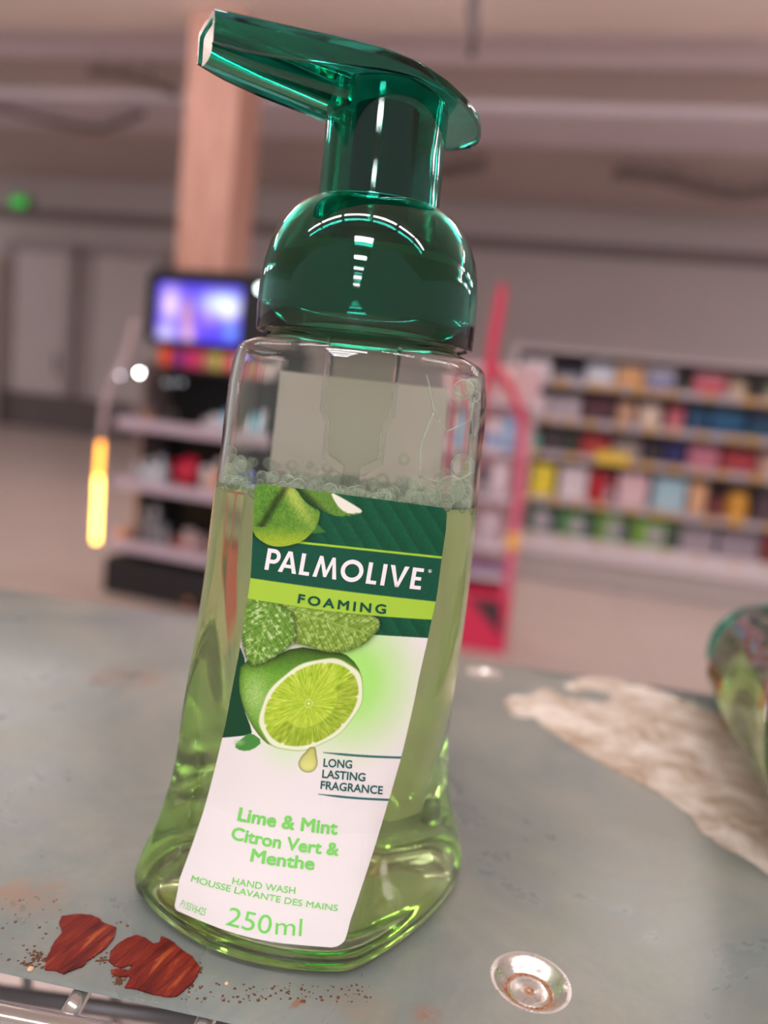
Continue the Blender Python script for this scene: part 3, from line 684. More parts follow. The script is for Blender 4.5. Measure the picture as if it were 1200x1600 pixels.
pts_ = []
for (cx, cy_), n_, sg in spots:
    for _ in range(n_): pts_.append((rd.gauss(cx, sg * .6), rd.gauss(cy_, sg * .5)))
for _ in range(150): pts_.append((rd.uniform(640, 1750), rd.uniform(470, 560)))
for _ in range(60): pts_.append((rd.uniform(0, 600), rd.uniform(60, 380)))
for x, y in pts_:
    if y > 405 + x * .19 and x < 1100: continue
    P = atz(x / 3, 1380 + y / 3, 0); x_, y_ = loc_plate(P)
    if y_ < .002: continue
    s = rd.uniform(.00010, .00035)
    bm_v = [(P[0] + s * a * rd.uniform(.6, 1.2), P[1] + s * b_ * rd.uniform(.6, 1.2), max(.00002, s * (c_ + .8) * .6)) for a, b_, c_ in ((-1, -1, -.8), (1, -1, -.8), (1, 1, -.8), (-1, 1, -.8), (0, 0, .9))]
    cb.add(bm_v, [(0, 1, 2, 3), (0, 1, 4), (1, 2, 4), (2, 3, 4), (3, 0, 4)])
o = cb.build('rust_crumbs', M_crumb); tag(o, 'brown rust crumbs scattered along the near edge of the plate', 'crumbs', kind='stuff')
M_chip = mat('pale_chip', (214, 176, 140), .8)
for (x, y), lb in (((143, 405), 'small orange-tan chip beside the farther red tape scrap'), ((1062, 472), 'tiny orange chip lying in front of the bottle foot')):
    P = atz(x / 3, 1380 + y / 3, 0); r = .0006 if x < 500 else .0004
    tag(MB().lathe([(0, 0), (r, 0), (r * 1.1, r * .4), (r * .6, r * .9), (0, r)], 8).build('chip', M_chip, loc=(P[0], P[1], 0)), lb, 'chip')

# chrome wire shelf under the plate
M_chr = mat('wire_chrome', (196, 194, 190), .25, .85)
L(M_chr, ramp(M_chr, noise(M_chr, 260, 4, .6), [(.3, (70, 70, 70)), (.8, (125, 125, 125))]), bsdf(M_chr).inputs['Roughness'])
wire = thing('wire_shelf', 'chrome wire shelf frame under the near edge of the metal plate', 'wire shelf', (0, 0, 0))
zc = -.0036
b0, b1 = atz(-60, 1581, zc), atz(143, 1622, zc)
bd = (b1 - b0) / np.linalg.norm(b1 - b0)
MB().tube([tuple(b0 - bd * .3), tuple(b0), tuple(b1), tuple(b1 + bd * .5)], .0030, 20).build('front_bar', M_chr, wire, smooth=True)
for (ut, vt), (ub, vb) in (((131, 1545), (103, 1595)), ((326, 1588), (298, 1640)), ((560, 1640), (540, 1700)), ((-150, 1480), (-180, 1535)), ((-320, 1440), (-350, 1500))):
    p0 = atz(ut, vt, zc); p1 = atz(ub, vb, zc); dd = (p0 - p1) / np.linalg.norm(p0 - p1)
    MB().tube([tuple(p1 - dd * .0), tuple(p0), tuple(p0 + dd * .20)], .00185, 16).build('cross_rod', M_chr, wire, smooth=True)
# lower wire basket grid
M_low = mat('lower_wire', (120, 116, 118), .4, .5)
low = thing('wire_basket', 'blurred grey wire basket hanging below the shelf frame', 'wire basket', (0, 0, 0))
zl = -.09
for (ua, va), (ub, vb) in (((-200, 1525), (500, 1622)), ((-200, 1560), (500, 1660)), ((-200, 1610), (500, 1720))):
    a_, b_ = atz(ua, va, zl), atz(ub, vb, zl); MB().tube([tuple(a_), tuple(b_)], .0028, 10).build('long_wire', M_low, low, smooth=True)
for (ua, va, ub, vb, r) in ((43, 1520, 41, 1600, .0020), (181, 1540, 180, 1620, .0020), (268, 1560, 262, 1640, .0045), (-80, 1500, -84, 1580, .002), (400, 1560, 395, 1660, .002)):
    a_, b_ = aty(ua, va, .26), aty(ub, vb, .26); MB().tube([tuple(a_), tuple(b_)], r, 10).build('upright_wire', M_low, low, smooth=True)

# ================================================================== the foaming soap bottle
AX = np.array([-.0085, .170])         # bottle axis on the plate
NS = 128
zA = np.array([0, .002, .006, .011, .0205, .0306, .037, .050, .067, .0918, .100, .109, .122, .1265, .1295, .1318, .1335, .1345])
aA = np.array([.0390, .0400, .0400, .0385, .0352, .0330, .0322, .0315, .0308, .0302, .0298, .0294, .0289, .0283, .0275, .0263, .0245, .0205])
bA = np.array([.0298, .0308, .0308, .0298, .0279, .0262, .0256, .0250, .0244, .0238, .0236, .0234, .0233, .0232, .0230, .0226, .0218, .0203])
def outline(z):
    w_ = 1 - float(ss(.0, .085, z)) ; w_ = w_ ** 1.0
    C1 = np.array([25, -18.]) * (1 - w_) + np.array([13, -30.]) * w_
    C2 = np.array([-25, -18.]) * (1 - w_) + np.array([-40, -10.]) * w_
    b12 = 4.5 * (1 - w_) + 8.5 * w_; b14 = 4.0 * (1 - w_) + 3.5 * w_
    cs = [C1, -C2, -C1, C2]; bl = [b14, b12, b14, b12]; pts = []
    m_ = NS // 4 * 6
    for i in range(4):
        A, B = cs[i], cs[(i + 1) % 4]; d = B - A; nn = np.array([d[1], -d[0]]); nn = nn / np.linalg.norm(nn)
        for k_ in range(m_):
            t = k_ / m_; pts.append(A + d * t + nn * bl[i] * 4 * t * (1 - t))
    P = np.array(pts)
    # resample by arc, smooth corners
    seg = np.linalg.norm(np.roll(P, -1, 0) - P, axis=1); cum = np.concatenate([[0], np.cumsum(seg)]); tot = cum[-1]
    Q = np.vstack([P, P[:1]]); tt_ = np.linspace(0, tot, 512, endpoint=False)
    P = np.stack([np.interp(tt_, cum, Q[:, j]) for j in (0, 1)], 1)
    sg = (9.0 * (1 - w_) + 5.0 * w_); kx = np.arange(-40, 41); g = np.exp(-.5 * (kx / sg) ** 2); g /= g.sum()
    P = sum(gw * np.roll(P, int(k_), 0) for gw, k_ in zip(g, kx))
    a = float(np.interp(z, zA, aA)); b = float(np.interp(z, zA, bA))
    P = P * np.array([a / abs(P[:, 0]).max(), b / abs(P[:, 1]).max()])
    # polar resample at fixed angles so that rings line up
    ang = np.arctan2(P[:, 1], P[:, 0]); r = np.hypot(P[:, 0], P[:, 1]); o_ = np.argsort(ang); ang = ang[o_]; r = r[o_]
    ta = np.linspace(-math.pi, math.pi, NS, endpoint=False); rr = np.interp(ta, np.r_[ang - 2 * math.pi, ang, ang + 2 * math.pi], np.r_[r, r, r])
    k_ = float(ss(.1300, .1345, z)); rc = .0205; rr = rr * (1 - k_) + (rc * 1.0) * k_
    cx = -.0012 * (1 - min(1, z / .12))
    return np.stack([rr * np.cos(ta) + cx, rr * np.sin(ta)], 1)
ZS = np.unique(np.r_[0, .0006, .0014, .0025, .004, .006, np.linspace(.008, .120, 60), np.linspace(.1215, .1345, 18)])
def ring_at(z, off=0.0, zoff=0.0):
    P = outline(z)
    if z < .004: P = P * (1 - .07 * (1 - math.sqrt(max(0, 1 - (1 - z / .004) ** 2))))
    if off:
        r = np.linalg.norm(P, axis=1, keepdims=True); P = P * (1 - off / r)
    return [(p[0], p[1], z + zoff) for p in P]
outer = [ring_at(z) for z in ZS]
nr = .0195
neck = [[(nr * math.cos(a), nr * math.sin(a), z) for a in np.linspace(-math.pi, math.pi, NS, endpoint=False)] for z in (.1350, .1385, .1450)]
WALL = .0007
inner_neck = [[((nr - .001) * math.cos(a), (nr - .001) * math.sin(a), z) for a in np.linspace(-math.pi, math.pi, NS, endpoint=False)] for z in (.1450, .1385, .1345)]
inner = [ring_at(z, WALL, 0) for z in ZS[ZS > .0021][::-1] if z < .1335]
def squash(ring_, k, z): return [(p[0] * k, p[1] * k, z) for p in ring_]
bot = [squash(outer[0], k_, z) for k_, z in ((.02, .0030), (.5, .0028), (.82, .0020), (.93, .0003), (.97, .00005))]
ibot = [squash(inner[-1], k_, z) for k_, z in ((.93, .0030), (.8, .0038), (.5, .0045), (.02, .0047))]
M_clear = mat('clear_plastic', (250, 252, 248), .02, trans=1.0, ior=1.45)
M_clear.node_tree.nodes['Principled BSDF'].inputs['Roughness'].default_value = .01
body_mb = MB().loft(bot + outer + neck + inner_neck + inner + ibot)
# liquid: fills the inside up to the level
M_liq = bpy.data.materials.new('green_soap'); M_liq.use_nodes = True
b_ = bsdf(M_liq); b_.inputs['Base Color'].default_value = (1, 1, 1, 1); b_.inputs['Roughness'].default_value = 0.0
b_.inputs['Transmission Weight'].default_value = 1.0; b_.inputs['IOR'].default_value = 1.34
va = N(M_liq, 'ShaderNodeVolumeAbsorption'); va.inputs['Color'].default_value = (.69, .975, .10, 1); va.inputs['Density'].default_value = 19.0
L(M_liq, va.outputs[0], M_liq.node_tree.nodes['Material Output'].inputs['Volume'])
tr_ = N(M_liq, 'ShaderNodeBsdfTransparent'); mxl = N(M_liq, 'ShaderNodeMixShader'); mxl.inputs[0].default_value = .10
L(M_liq, b_.outputs[0], mxl.inputs[1]); L(M_liq, tr_.outputs[0], mxl.inputs[2]); L(M_liq, mxl.outputs[0], M_liq.node_tree.nodes['Material Output'].inputs['Surface'])
LEVEL = .1008
def liquid_mesh(plane_co, plane_no, name, parent):
    rings = [squash(ring_at(.0035, WALL - .0002), k_, z) for k_, z in ((.02, .0045), (.5, .0043), (.8, .0036), (.93, .0029))] + [ring_at(z, WALL - .00015) for z in ZS if .0035 < z < .1335]
    mb = MB().loft(rings); bm = bmesh.new()
    vs_ = [bm.verts.new(p) for p in mb.v]
    for f_ in mb.f: bm.faces.new([vs_[i] for i in f_])
    bmesh.ops.recalc_face_normals(bm, faces=bm.faces[:])
    r = bmesh.ops.bisect_plane(bm, geom=bm.verts[:] + bm.edges[:] + bm.faces[:], plane_co=plane_co, plane_no=plane_no, clear_outer=True)
    ed = [g for g in r['geom_cut'] if isinstance(g, bmesh.types.BMEdge)]
    bmesh.ops.contextual_create(bm, geom=ed)
    for f_ in bm.faces: f_.smooth = len(f_.verts) < 8
    me = bpy.data.meshes.new(name); bm.to_mesh(me); bm.free(); me.materials.append(M_liq)
    o = bpy.data.objects.new(name, me); C.objects.link(o); o.parent = parent; return o
bottle = thing('soap_bottle', 'upright pump bottle of green foaming hand soap with lime label', 'bottle', (AX[0], AX[1], .00005), 0.0)
body = body_mb.build('bottle_body', M_clear, bottle, smooth=True)
liquid = liquid_mesh((0, 0, LEVEL), (0, 0, 1), 'liquid_soap', bottle)

# --- foam: bubbles along the liquid line and on the inner wall, with thin film ribs
def film_mat(name, face, edge):
    m = mat(name, (240, 250, 232), .12); nt = m.node_tree
    tr = N(m, 'ShaderNodeBsdfTransparent'); tr.inputs[0].default_value = (.985, 1, .97, 1)
    lw = N(m, 'ShaderNodeLayerWeight'); lw.inputs[0].default_value = .5
    pw = N(m, 'ShaderNodeMath', operation='POWER'); L(m, lw.outputs['Facing'], pw.inputs[0]); pw.inputs[1].default_value = 2.0
    mr = N(m, 'ShaderNodeMapRange'); L(m, pw.outputs[0], mr.inputs[0]); mr.inputs[3].default_value = face; mr.inputs[4].default_value = edge
    mx = N(m, 'ShaderNodeMixShader'); L(m, mr.outputs[0], mx.inputs[0]); L(m, tr.outputs[0], mx.inputs[1]); L(m, bsdf(m).outputs[0], mx.inputs[2])
    L(m, mx.outputs[0], nt.nodes['Material Output'].inputs['Surface']); return m
M_bub = film_mat('bubble_film', .09, 1.0); M_rib = film_mat('film_rib', .22, .75)
rd = random.Random(21)
fm = MB()
def inner_pt(ang, z, off):
    P = outline(z); i = (ang + math.pi) / (2 * math.pi) * NS; i0 = int(i) % NS; i1 = (i0 + 1) % NS; t = i - int(i)
    p = P[i0] * (1 - t) + P[i1] * t; r = np.hypot(*p); p = p * (1 - off / r); return np.array([p[0], p[1], z])
def bubble(c, r, n=14):
    prof = [(0 if k_ in (0, 8) else r * math.sin(math.pi * k_ / 8), -r * math.cos(math.pi * k_ / 8)) for k_ in range(9)]
    fm.lathe(prof, n, c)
for i in range(230):
    ang = rd.uniform(-math.pi, .25) if i < 190 else rd.uniform(0, math.pi)
    r = rd.choice((.0005, .0007, .0009, .0012, .0015)); z = LEVEL + rd.uniform(-.0012, .0018)
    if ang > -1.0: r *= 1.25; z += abs(rd.gauss(0, .0016))
    bubble(inner_pt(ang, z, WALL + r * 1.05), r)
for i in range(70):      # floating foam inside
    a = rd.uniform(-math.pi, math.pi); q = math.sqrt(rd.random()) * .8; r = rd.uniform(.0006, .0016)
    bubble((q * .026 * math.cos(a), q * .019 * math.sin(a), LEVEL + r * .6), r)
for ang, z, r in ((-.62, .1255, .0021), (-.50, .1262, .0017), (-.40, .1245, .0014), (-.72, .1240, .0012), (-.33, .1225, .0012), (-.45, .1095, .0026), (-.30, .1060, .0022), (-.62, .1045, .0030), (-.80, .1030, .0021), (-.20, .1040, .0024), (-.12, .1085, .0016), (-.52, .1270, .0010),
                  (-2.75, .1070, .0014), (-2.9, .1045, .0018), (-2.6, .1035, .0016), (-2.45, .1050, .0012), (-2.2, .1035, .0013)):
    bubble(inner_pt(ang, z, WALL + r * 1.02), r, 20)
foam = fm.build('foam', M_bub, bottle, smooth=True); foam['kind'] = 'stuff'
# film ribs (borders between big bubbles on the wall)
rb = MB()
def rib(pts, r=.00022):
    P = []
    for i in range(len(pts) - 1):
        for k_ in range(5):
            t = k_ / 5; P.append(tuple(inner_pt(pts[i][0] * (1 - t) + pts[i + 1][0] * t, pts[i][1] * (1 - t) + pts[i + 1][1] * t, WALL + r)))
    P.append(tuple(inner_pt(*pts[-1], WALL + r))); rb.tube(P, r, 8)
rib([(-.98, .1275), (-.90, .1205), (-.80, .1165)]); rib([(-.80, .1165), (-.62, .1195), (-.60, .1240)]); rib([(-.90, .1205), (-.97, .1130), (-.95, .1070)])
rib([(-.60, .1165), (-.56, .1100), (-.55, .1075)]); rib([(-.62, .1215), (-.56, .1160), (-.45, .1200)]); rib([(-.95, .1070), (-.75, .1060), (-.55, .1085), (-.35, .1080), (-.15, .1080)])
rib([(-2.62, .127), (-2.60, .118), (-2.58, .1075)], .00018); rib([(-.35, .1080), (-.30, .1030)])
rb.build('film_ribs', M_rib, bottle, smooth=True)

# --- back label seen through the soap
M_bl = mat('back_label_paper', (240, 238, 228), .6)
def bl():
    m = M_bl; tr = N(m, 'ShaderNodeBsdfTranslucent'); tr.inputs[0].default_value = l4((250, 250, 240)); mx = N(m, 'ShaderNodeMixShader'); mx.inputs[0].default_value = .62
    L(m, bsdf(m).outputs[0], mx.inputs[1]); L(m, tr.outputs[0], mx.inputs[2]); L(m, mx.outputs[0], m.node_tree.nodes['Material Output'].inputs['Surface'])
bl()
g = []; ta0 = np.linspace(.74, 2.40, 30); zs_ = np.linspace(.012, .1265, 40)
for z in zs_:
    for a in ta0 - .0 * (1 - z / .12): 
        w_ = 1 - float(ss(.0, .085, z)); g.append(tuple(inner_pt(a - .30 * w_, z, -.00012)))
fs = [(j * 30 + i, j * 30 + i + 1, (j + 1) * 30 + i + 1, (j + 1) * 30 + i) for j in range(39) for i in range(29)]
bk = MB().add(g, fs).build('back_label', M_bl, bottle, smooth=True)

# --- dip tube and pump chamber
M_milky = mat('milky_plastic', (246, 249, 242), .08, trans=.97, ior=1.03)
MB().lathe([(.0085, .1440), (.0085, .1180), (.0070, .1150), (.0070, .1070), (.0030, .1040), (.0018, .1040), (.0018, .1060), (.006, .1085), (.006, .1155), (.0075, .119), (.0075, .1440)], 40).build('pump_chamber', M_milky, bottle, smooth=True)
MB().tube([(0, 0, .1045), (.0, .001, .08), (.002, .003, .04), (.006, .004, .009)], .0019, 16).build('dip_tube', M_milky, bottle, smooth=True)

# --- green cap (dome), collar, stem, head
M_green = mat('green_clear_plastic', (60, 176, 140), .03, trans=1.0, ior=1.49)
bsdf(M_green).inputs['Base Color'].default_value = (.03, .52, .38, 1)
M_greenin = mat('green_core', (0, 104, 74), .45, spec=.12)
prof_o = [(.0240, .1340), (.0243, .1343), (.0244, .1400), (.0242, .1450), (.0237, .1490), (.0228, .1528), (.0214, .1562), (.0196, .1590), (.0174, .1612), (.0153, .1624), (.0140, .1628)]
prof_i = [(.0138, .1615), (.0150, .1611), (.0168, .1600), (.0188, .1578), (.0205, .1551), (.0218, .1518), (.0226, .1484), (.0230, .1446), (.0231, .1400), (.0231, .1343), (.0233, .1340)]
pr = prof_o + prof_i + [prof_o[0]]
def lathe_ring(pr, n=96):
    m_ = MB(); vs_ = [(r * math.cos(2 * math.pi * k_ / n), r * math.sin(2 * math.pi * k_ / n), z) for r, z in pr[:-1] for k_ in range(n)]; q = len(pr) - 1
    m_.add(vs_, [(i * n + k_, i * n + (k_ + 1) % n, ((i + 1) % q) * n + (k_ + 1) % n, ((i + 1) % q) * n + k_) for i in range(q) for k_ in range(n)]); return m_
cap = auto_smooth(lathe_ring(pr).build('cap_dome', M_green, bottle), 50)
auto_smooth(MB().lathe([(.0205, .1362), (.0212, .1366), (.0212, .1500), (.0195, .1520), (.0120, .1530), (.0085, .1530), (.0085, .1600)], 64).build('screw_collar', M_greenin, bottle), 40)
auto_smooth(lathe_ring([(.0224, .1345), (.0224, .1356), (.0196, .1356), (.0196, .1345), (.0224, .1345)]).build('neck_flange', mat('flange_clear', (226, 226, 190), .15, trans=.6, ior=1.4), bottle), 40)
STX = 0.0
auto_smooth(lathe_ring([(.0134, .1560), (.0134, .1640), (.0132, .1855), (.0117, .1855), (.0119, .1640), (.0119, .1560), (.0134, .1560)]).build('pump_stem', M_green, bottle), 40)
MB().lathe([(.0070, .1530), (.0070, .1830)], 40).build('inner_stem', mat('stem_core', (0, 62, 46), .5, spec=.1), bottle, smooth=False)
# head: a teardrop plate with a turned-down rim, pointing to the spout tip
HA = math.radians(180 + 29)
hd = np.array([math.cos(HA), math.sin(HA)]); hn = np.array([-hd[1], hd[0]]);     # hn x: left of the spout direction
sS = np.array([-.0225, -.0222, -.021, -.0185, -.015, -.010, -.004, .003, .010, .018, .026, .034, .038, .0400])
wS = np.array([.0008, .0028, .0055, .0090, .0128, .0158, .0176, .0180, .0165, .0138, .0110, .0082, .0068, .0060])
zR = np.array([.1826, .1827, .1828, .1829, .1832, .1839, .1851, .1864, .1873, .1877, .1879, .1882, .1884, .1885])    # rim top
zT = zR + np.array([.0003, .0004, .0005, .0006, .0007, .0008, .0008, .0008, .0007, .0006, .0005, .0004, .0004, .0004])
rimH = np.array([.0010, .0010, .0010, .0010, .0011, .0012, .0015, .0025, .0036, .0046, .0054, .0058, .0057, .0056])
fine_s = np.linspace(0, 1, 46); fs_s = np.interp(fine_s, np.linspace(0, 1, 14), sS)
def H(arr, s): return float(np.interp(s, sS, arr))
rings = []
TH = .0011
for s in fs_s:
    W = H(wS, s); zt = H(zT, s); zr = H(zR, s); rh = H(rimH, s); rg = []
    def pt(w_, z): q = hd * s + hn * w_; return (q[0], q[1], z)
    up = 12
    for k_ in range(up + 1):
        x = -1 + 2 * k_ / up; rg.append(pt(W * x, zr + (zt - zr) * (1 - abs(x) ** 2.2)))
    t_ = min(TH, W * .45)
    rg.append(pt(W + .0001, zr - .0004)); rg.append(pt(W * 1.0, zr - rh)); rg.append(pt(W - t_, zr - rh)); rg.append(pt(W - t_, zr - TH))
    for k_ in range(up - 1, 0, -1):
        x = -1 + 2 * k_ / up; rg.append(pt((W - t_) * x, zr - TH + (zt - zr) * (1 - abs(x) ** 2.2)))
    rg.append(pt(-W + t_, zr - TH)); rg.append(pt(-W + t_, zr - rh)); rg.append(pt(-W, zr - rh)); rg.append(pt(-W - .0001, zr - .0004))
    rings.append(rg)
auto_smooth(MB().loft(rings).build('pump_head', M_green, bottle), 45)
# spout channel under the plate
rings = []
for s, hw, z0, z1_ in ((.0105, .0060, .1797, .1868), (.016, .0056, .1799, .1870), (.024, .0050, .1804, .1872), (.032, .0045, .1808, .1874), (.038, .0042, .1812, .1876), (.0396, .0040, .1813, .1876)):
    rg = []
    for k_ in range(28):
        a = 2 * math.pi * k_ / 28; x = math.copysign(abs(math.cos(a)) ** .6, math.cos(a)) * hw; zc_ = (z0 + z1_) / 2 + (z1_ - z0) / 2 * math.copysign(abs(math.sin(a)) ** .6, math.sin(a))
        q = hd * s + hn * x; rg.append((q[0], q[1], zc_))
    rings.append(rg)
auto_smooth(MB().loft(rings).build('spout', M_green, bottle), 45)

# ------------------------------------------------------------------ the printed front label
bm = bmesh.new()
vs_ = [bm.verts.new((p[0] + AX[0], p[1] + AX[1], p[2] + .00005)) for r in outer for p in r]; n = NS
for i in range(len(outer) - 1):
    for j in range(n): bm.faces.new((vs_[i * n + j], vs_[i * n + (j + 1) % n], vs_[(i + 1) * n + (j + 1) % n], vs_[(i + 1) * n + j]))
bmesh.ops.recalc_face_normals(bm, faces=bm.faces[:])
bvh = BVHTree.FromBMesh(bm)
camv = Vector(CAM)
def hit_many(U, V, off):
    out = np.zeros((len(U), 3)); last = None
    D = RT[None] * ((U - 600) / F_PX)[:, None] + UP[None] * ((800 - V) / F_PX)[:, None] + FW[None]
    for i in range(len(U)):
        d = Vector(D[i]).normalized(); loc, nrm, _, _ = bvh.ray_cast(camv, d)
        if loc is None: out[i] = last if last is not None else (0, 0, 0); continue
        if nrm.dot(d) > 0: nrm = -nrm
        last = loc + nrm * off; out[i] = last
    return out - np.array([AX[0], AX[1], .00005])

# value noise helpers for the printed picture
_rs = np.random.RandomState(4); _G = _rs.rand(256, 256)
def vn(x, y):
    xi = np.floor(x).astype(int); yi = np.floor(y).astype(int); fx = x - xi; fy = y - yi; fx = fx * fx * (3 - 2 * fx); fy = fy * fy * (3 - 2 * fy)
    g_ = lambda a, b: _G[a % 256, b % 256]
    return (g_(xi, yi) * (1 - fx) + g_(xi + 1, yi) * fx) * (1 - fy) + (g_(xi, yi + 1) * (1 - fx) + g_(xi + 1, yi + 1) * fx) * fy
def sdpoly(U, V, poly):
    """signed distance (negative inside), px"""
    P = np.array(poly, float); d2 = np.full(U.shape, 1e9); ins = np.zeros(U.shape, bool)
    for i in range(len(P)):
        a = P[i - 1]; b = P[i]; e = b - a; wx = U - a[0]; wy = V - a[1]; t = np.clip((wx * e[0] + wy * e[1]) / (e @ e + 1e-9), 0, 1)
        d2 = np.minimum(d2, (wx - e[0] * t) ** 2 + (wy - e[1] * t) ** 2)
        c = ((a[1] > V) != (b[1] > V)); 
        with np.errstate(divide='ignore', invalid='ignore'): xx = (b[0] - a[0]) * (V - a[1]) / (b[1] - a[1] + 1e-12) + a[0]
        ins ^= c & (U < xx)
    d = np.sqrt(d2); return np.where(ins, -d, d)
def rnd_poly(pts, it=2):
    P = [np.array(p, float) for p in pts]
    for _ in range(it):
        Q = []
        for i in range(len(P)):
            a, b = P[i], P[(i + 1) % len(P)]; Q += [a * .75 + b * .25, a * .25 + b * .75]
        P = Q
    return P
def over(col, c, al):
    c = np.asarray(c, float)
    return col * (1 - al[:, None]) + c * al[:, None]
def cov(d, s=.6): return np.clip(.5 - d / (2 * s), 0, 1)
c3 = lambda pts: [(340 + x / 3, 740 + y / 3) for x, y in pts]
c4 = lambda pts: [(320 + x * .3, 960 + y * .3) for x, y in pts]
c7 = lambda pts: [(380 + x / 6, 740 + y / 6) for x, y in pts]
def paint(U, V):
    n = len(U); col = np.tile(np.array([225, 218, 217.]), (n, 1))
    # green glow around the fruit
    r = np.hypot((U - 545) / 1.0, (V - 1062) / 1.15); g_ = np.clip(1 - (r - 38) / 92, 0, 1) ** 1.3
    col = over(col, (160, 220, 108), g_ * .95)
    r = np.hypot((U - 450) / 1.2, (V - 1165)); col = over(col, (186, 226, 160), np.clip(1 - r / 55, 0, 1) ** 1.5 * .7)
    # dark green leaf ground
    y_low = 992 + (U - 590) * .06
    ang = (U * .80 - V * .60); ang = U - (V - 760) * .62
    st = (ang / 27.0) % 1.0; k = vn(U / 3, V / 3)
    leaf = np.stack([10 + 8 * st + 6 * k, 66 + 18 * st + 9 * k, 44 + 12 * st + 6 * k], 1)
    vein = np.exp(-((st - .96) / .05) ** 2)[:, None]; leaf = leaf * (1 - .22 * vein)
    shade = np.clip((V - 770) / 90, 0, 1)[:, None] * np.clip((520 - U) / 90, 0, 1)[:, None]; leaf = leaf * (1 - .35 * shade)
    col = over(col, (0, 0, 0), np.zeros(n)); m = cov(V - y_low)[:, None]; col = col * (1 - m) + leaf * m
    # dark band, lime line, lime band
    yl = 847 + (U - 473) * .106; yb = 903 + (U - 392) * .1275 + 6 * np.sin(np.clip((U - 392) / 290, 0, 1) * math.pi) * .3; yc = 935 + (U - 386) * .1145 + 5 * np.sin(np.clip((U - 386) / 290, 0, 1) * math.pi)
    band = np.stack([16 + 4 * k, 74 + 6 * k, 56 + 4 * k], 1); m = (cov(yl - V) * cov(V - yb))[:, None]; col = col * (1 - m) + band * m
    col = over(col, (160, 200, 56), cov(np.abs(V - yl - 1) - 1.7) * (U > 455))
    col = over(col, (160, 196, 62), cov(yb - V) * cov(V - yc))
    # --- upper limes
    P = rnd_poly(c7([(90, 60), (440, 120), (505, 150), (560, 240), (640, 310), (722, 350), (718, 400), (692, 500), (620, 580), (560, 632), (460, 668), (350, 688), (250, 676), (170, 632), (100, 572), (60, 400)]), 1)
    d = sdpoly(U, V, P); x = (U - 380) * 6; y = (V - 740) * 6
    tn = vn(U * 1.1, V * 1.1) - .5; tn2 = vn(U / 4, V / 4) - .5
    lc = np.stack([88 + 60 * tn + 24 * tn2, 134 + 40 * tn + 20 * tn2, 46 + 22 * tn], 1)
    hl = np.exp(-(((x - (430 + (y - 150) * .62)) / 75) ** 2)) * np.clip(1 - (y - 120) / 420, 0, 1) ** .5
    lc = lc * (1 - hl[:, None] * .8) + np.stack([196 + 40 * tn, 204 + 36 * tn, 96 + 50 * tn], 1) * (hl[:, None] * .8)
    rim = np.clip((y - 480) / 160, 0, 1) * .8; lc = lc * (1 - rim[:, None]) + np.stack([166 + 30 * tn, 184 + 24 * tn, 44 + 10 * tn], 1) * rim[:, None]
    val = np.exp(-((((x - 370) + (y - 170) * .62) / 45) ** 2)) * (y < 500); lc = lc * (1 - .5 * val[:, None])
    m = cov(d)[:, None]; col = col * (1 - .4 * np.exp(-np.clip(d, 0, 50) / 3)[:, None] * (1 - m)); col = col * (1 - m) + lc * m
    P = rnd_poly(c7([(505, 130), (840, 175), (950, 235), (1050, 300), (1135, 355), (1060, 382), (950, 402), (850, 395), (750, 350), (640, 280), (560, 220)]), 1)
    d = sdpoly(U, V, P); m = cov(d)[:, None]
    dk = np.clip(1 - np.abs((x - 560) - (y - 190) * 1.0) / 90, 0, 1) * (y < 420)
    pc = np.stack([92 + 50 * tn, 132 + 36 * tn, 50 + 20 * tn], 1) * (1 - .55 * dk[:, None]); col = col * (1 - m) + pc * m
    P = rnd_poly(c7([(820, 175), (885, 205), (1000, 270), (1135, 355), (1060, 374), (960, 366), (900, 320), (855, 255)]), 1)
    col = over(col, (226, 222, 208), cov(sdpoly(U, V, P)))
    col = over(col, (58, 112, 46), cov(sdpoly(U, V, c7([(702, 478), (778, 550), (700, 556), (645, 562)]))))
    # --- lime with dark leaf
    dl = sdpoly(U, V, rnd_poly(c4([(150, 180), (200, 170), (230, 400), (200, 480), (250, 610), (235, 628), (92, 642), (60, 642), (120, 400)]), 1)); col = over(col, (20, 66, 40), cov(dl))
    body_ = rnd_poly(c4([(190, 240), (330, 230), (480, 165), (600, 185), (720, 195), (795, 260), (826, 350), (800, 440), (740, 540), (620, 640), (560, 690), (450, 700), (340, 684), (290, 640), (240, 570), (200, 480), (176, 380)]), 1)
    d = sdpoly(U, V, body_); X = (U - 320) / .3; Y = (V - 960) / .3
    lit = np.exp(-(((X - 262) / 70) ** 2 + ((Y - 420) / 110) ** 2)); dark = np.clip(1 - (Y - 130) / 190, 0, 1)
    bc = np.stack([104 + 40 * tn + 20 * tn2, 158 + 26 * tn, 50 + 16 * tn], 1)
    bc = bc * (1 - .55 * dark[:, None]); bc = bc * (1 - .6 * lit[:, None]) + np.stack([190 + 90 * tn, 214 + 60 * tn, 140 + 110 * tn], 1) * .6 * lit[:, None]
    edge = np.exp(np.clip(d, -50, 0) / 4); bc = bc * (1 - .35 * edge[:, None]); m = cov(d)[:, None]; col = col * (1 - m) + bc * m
    sl = rnd_poly(c4([(150, 685), (200, 640), (240, 612), (305, 660), (250, 706), (190, 712)]), 1); d = sdpoly(U, V, sl); col = over(col, (70, 134, 60), cov(d)); 
    col = over(col, (150, 190, 120), cov(np.hypot((U - 374) / 1.6, V - 1160) - 4, 3) * .7)
    # cut face
    ca, sa = math.cos(math.radians(35)), math.sin(math.radians(35)); du, dv = U - 486.5, V - 1100.5
    ex = (du * ca - dv * sa); ey = (du * sa + dv * ca); rho = np.hypot(ex / 89, ey / 62); th = np.arctan2(ey / 62, ex / 89)
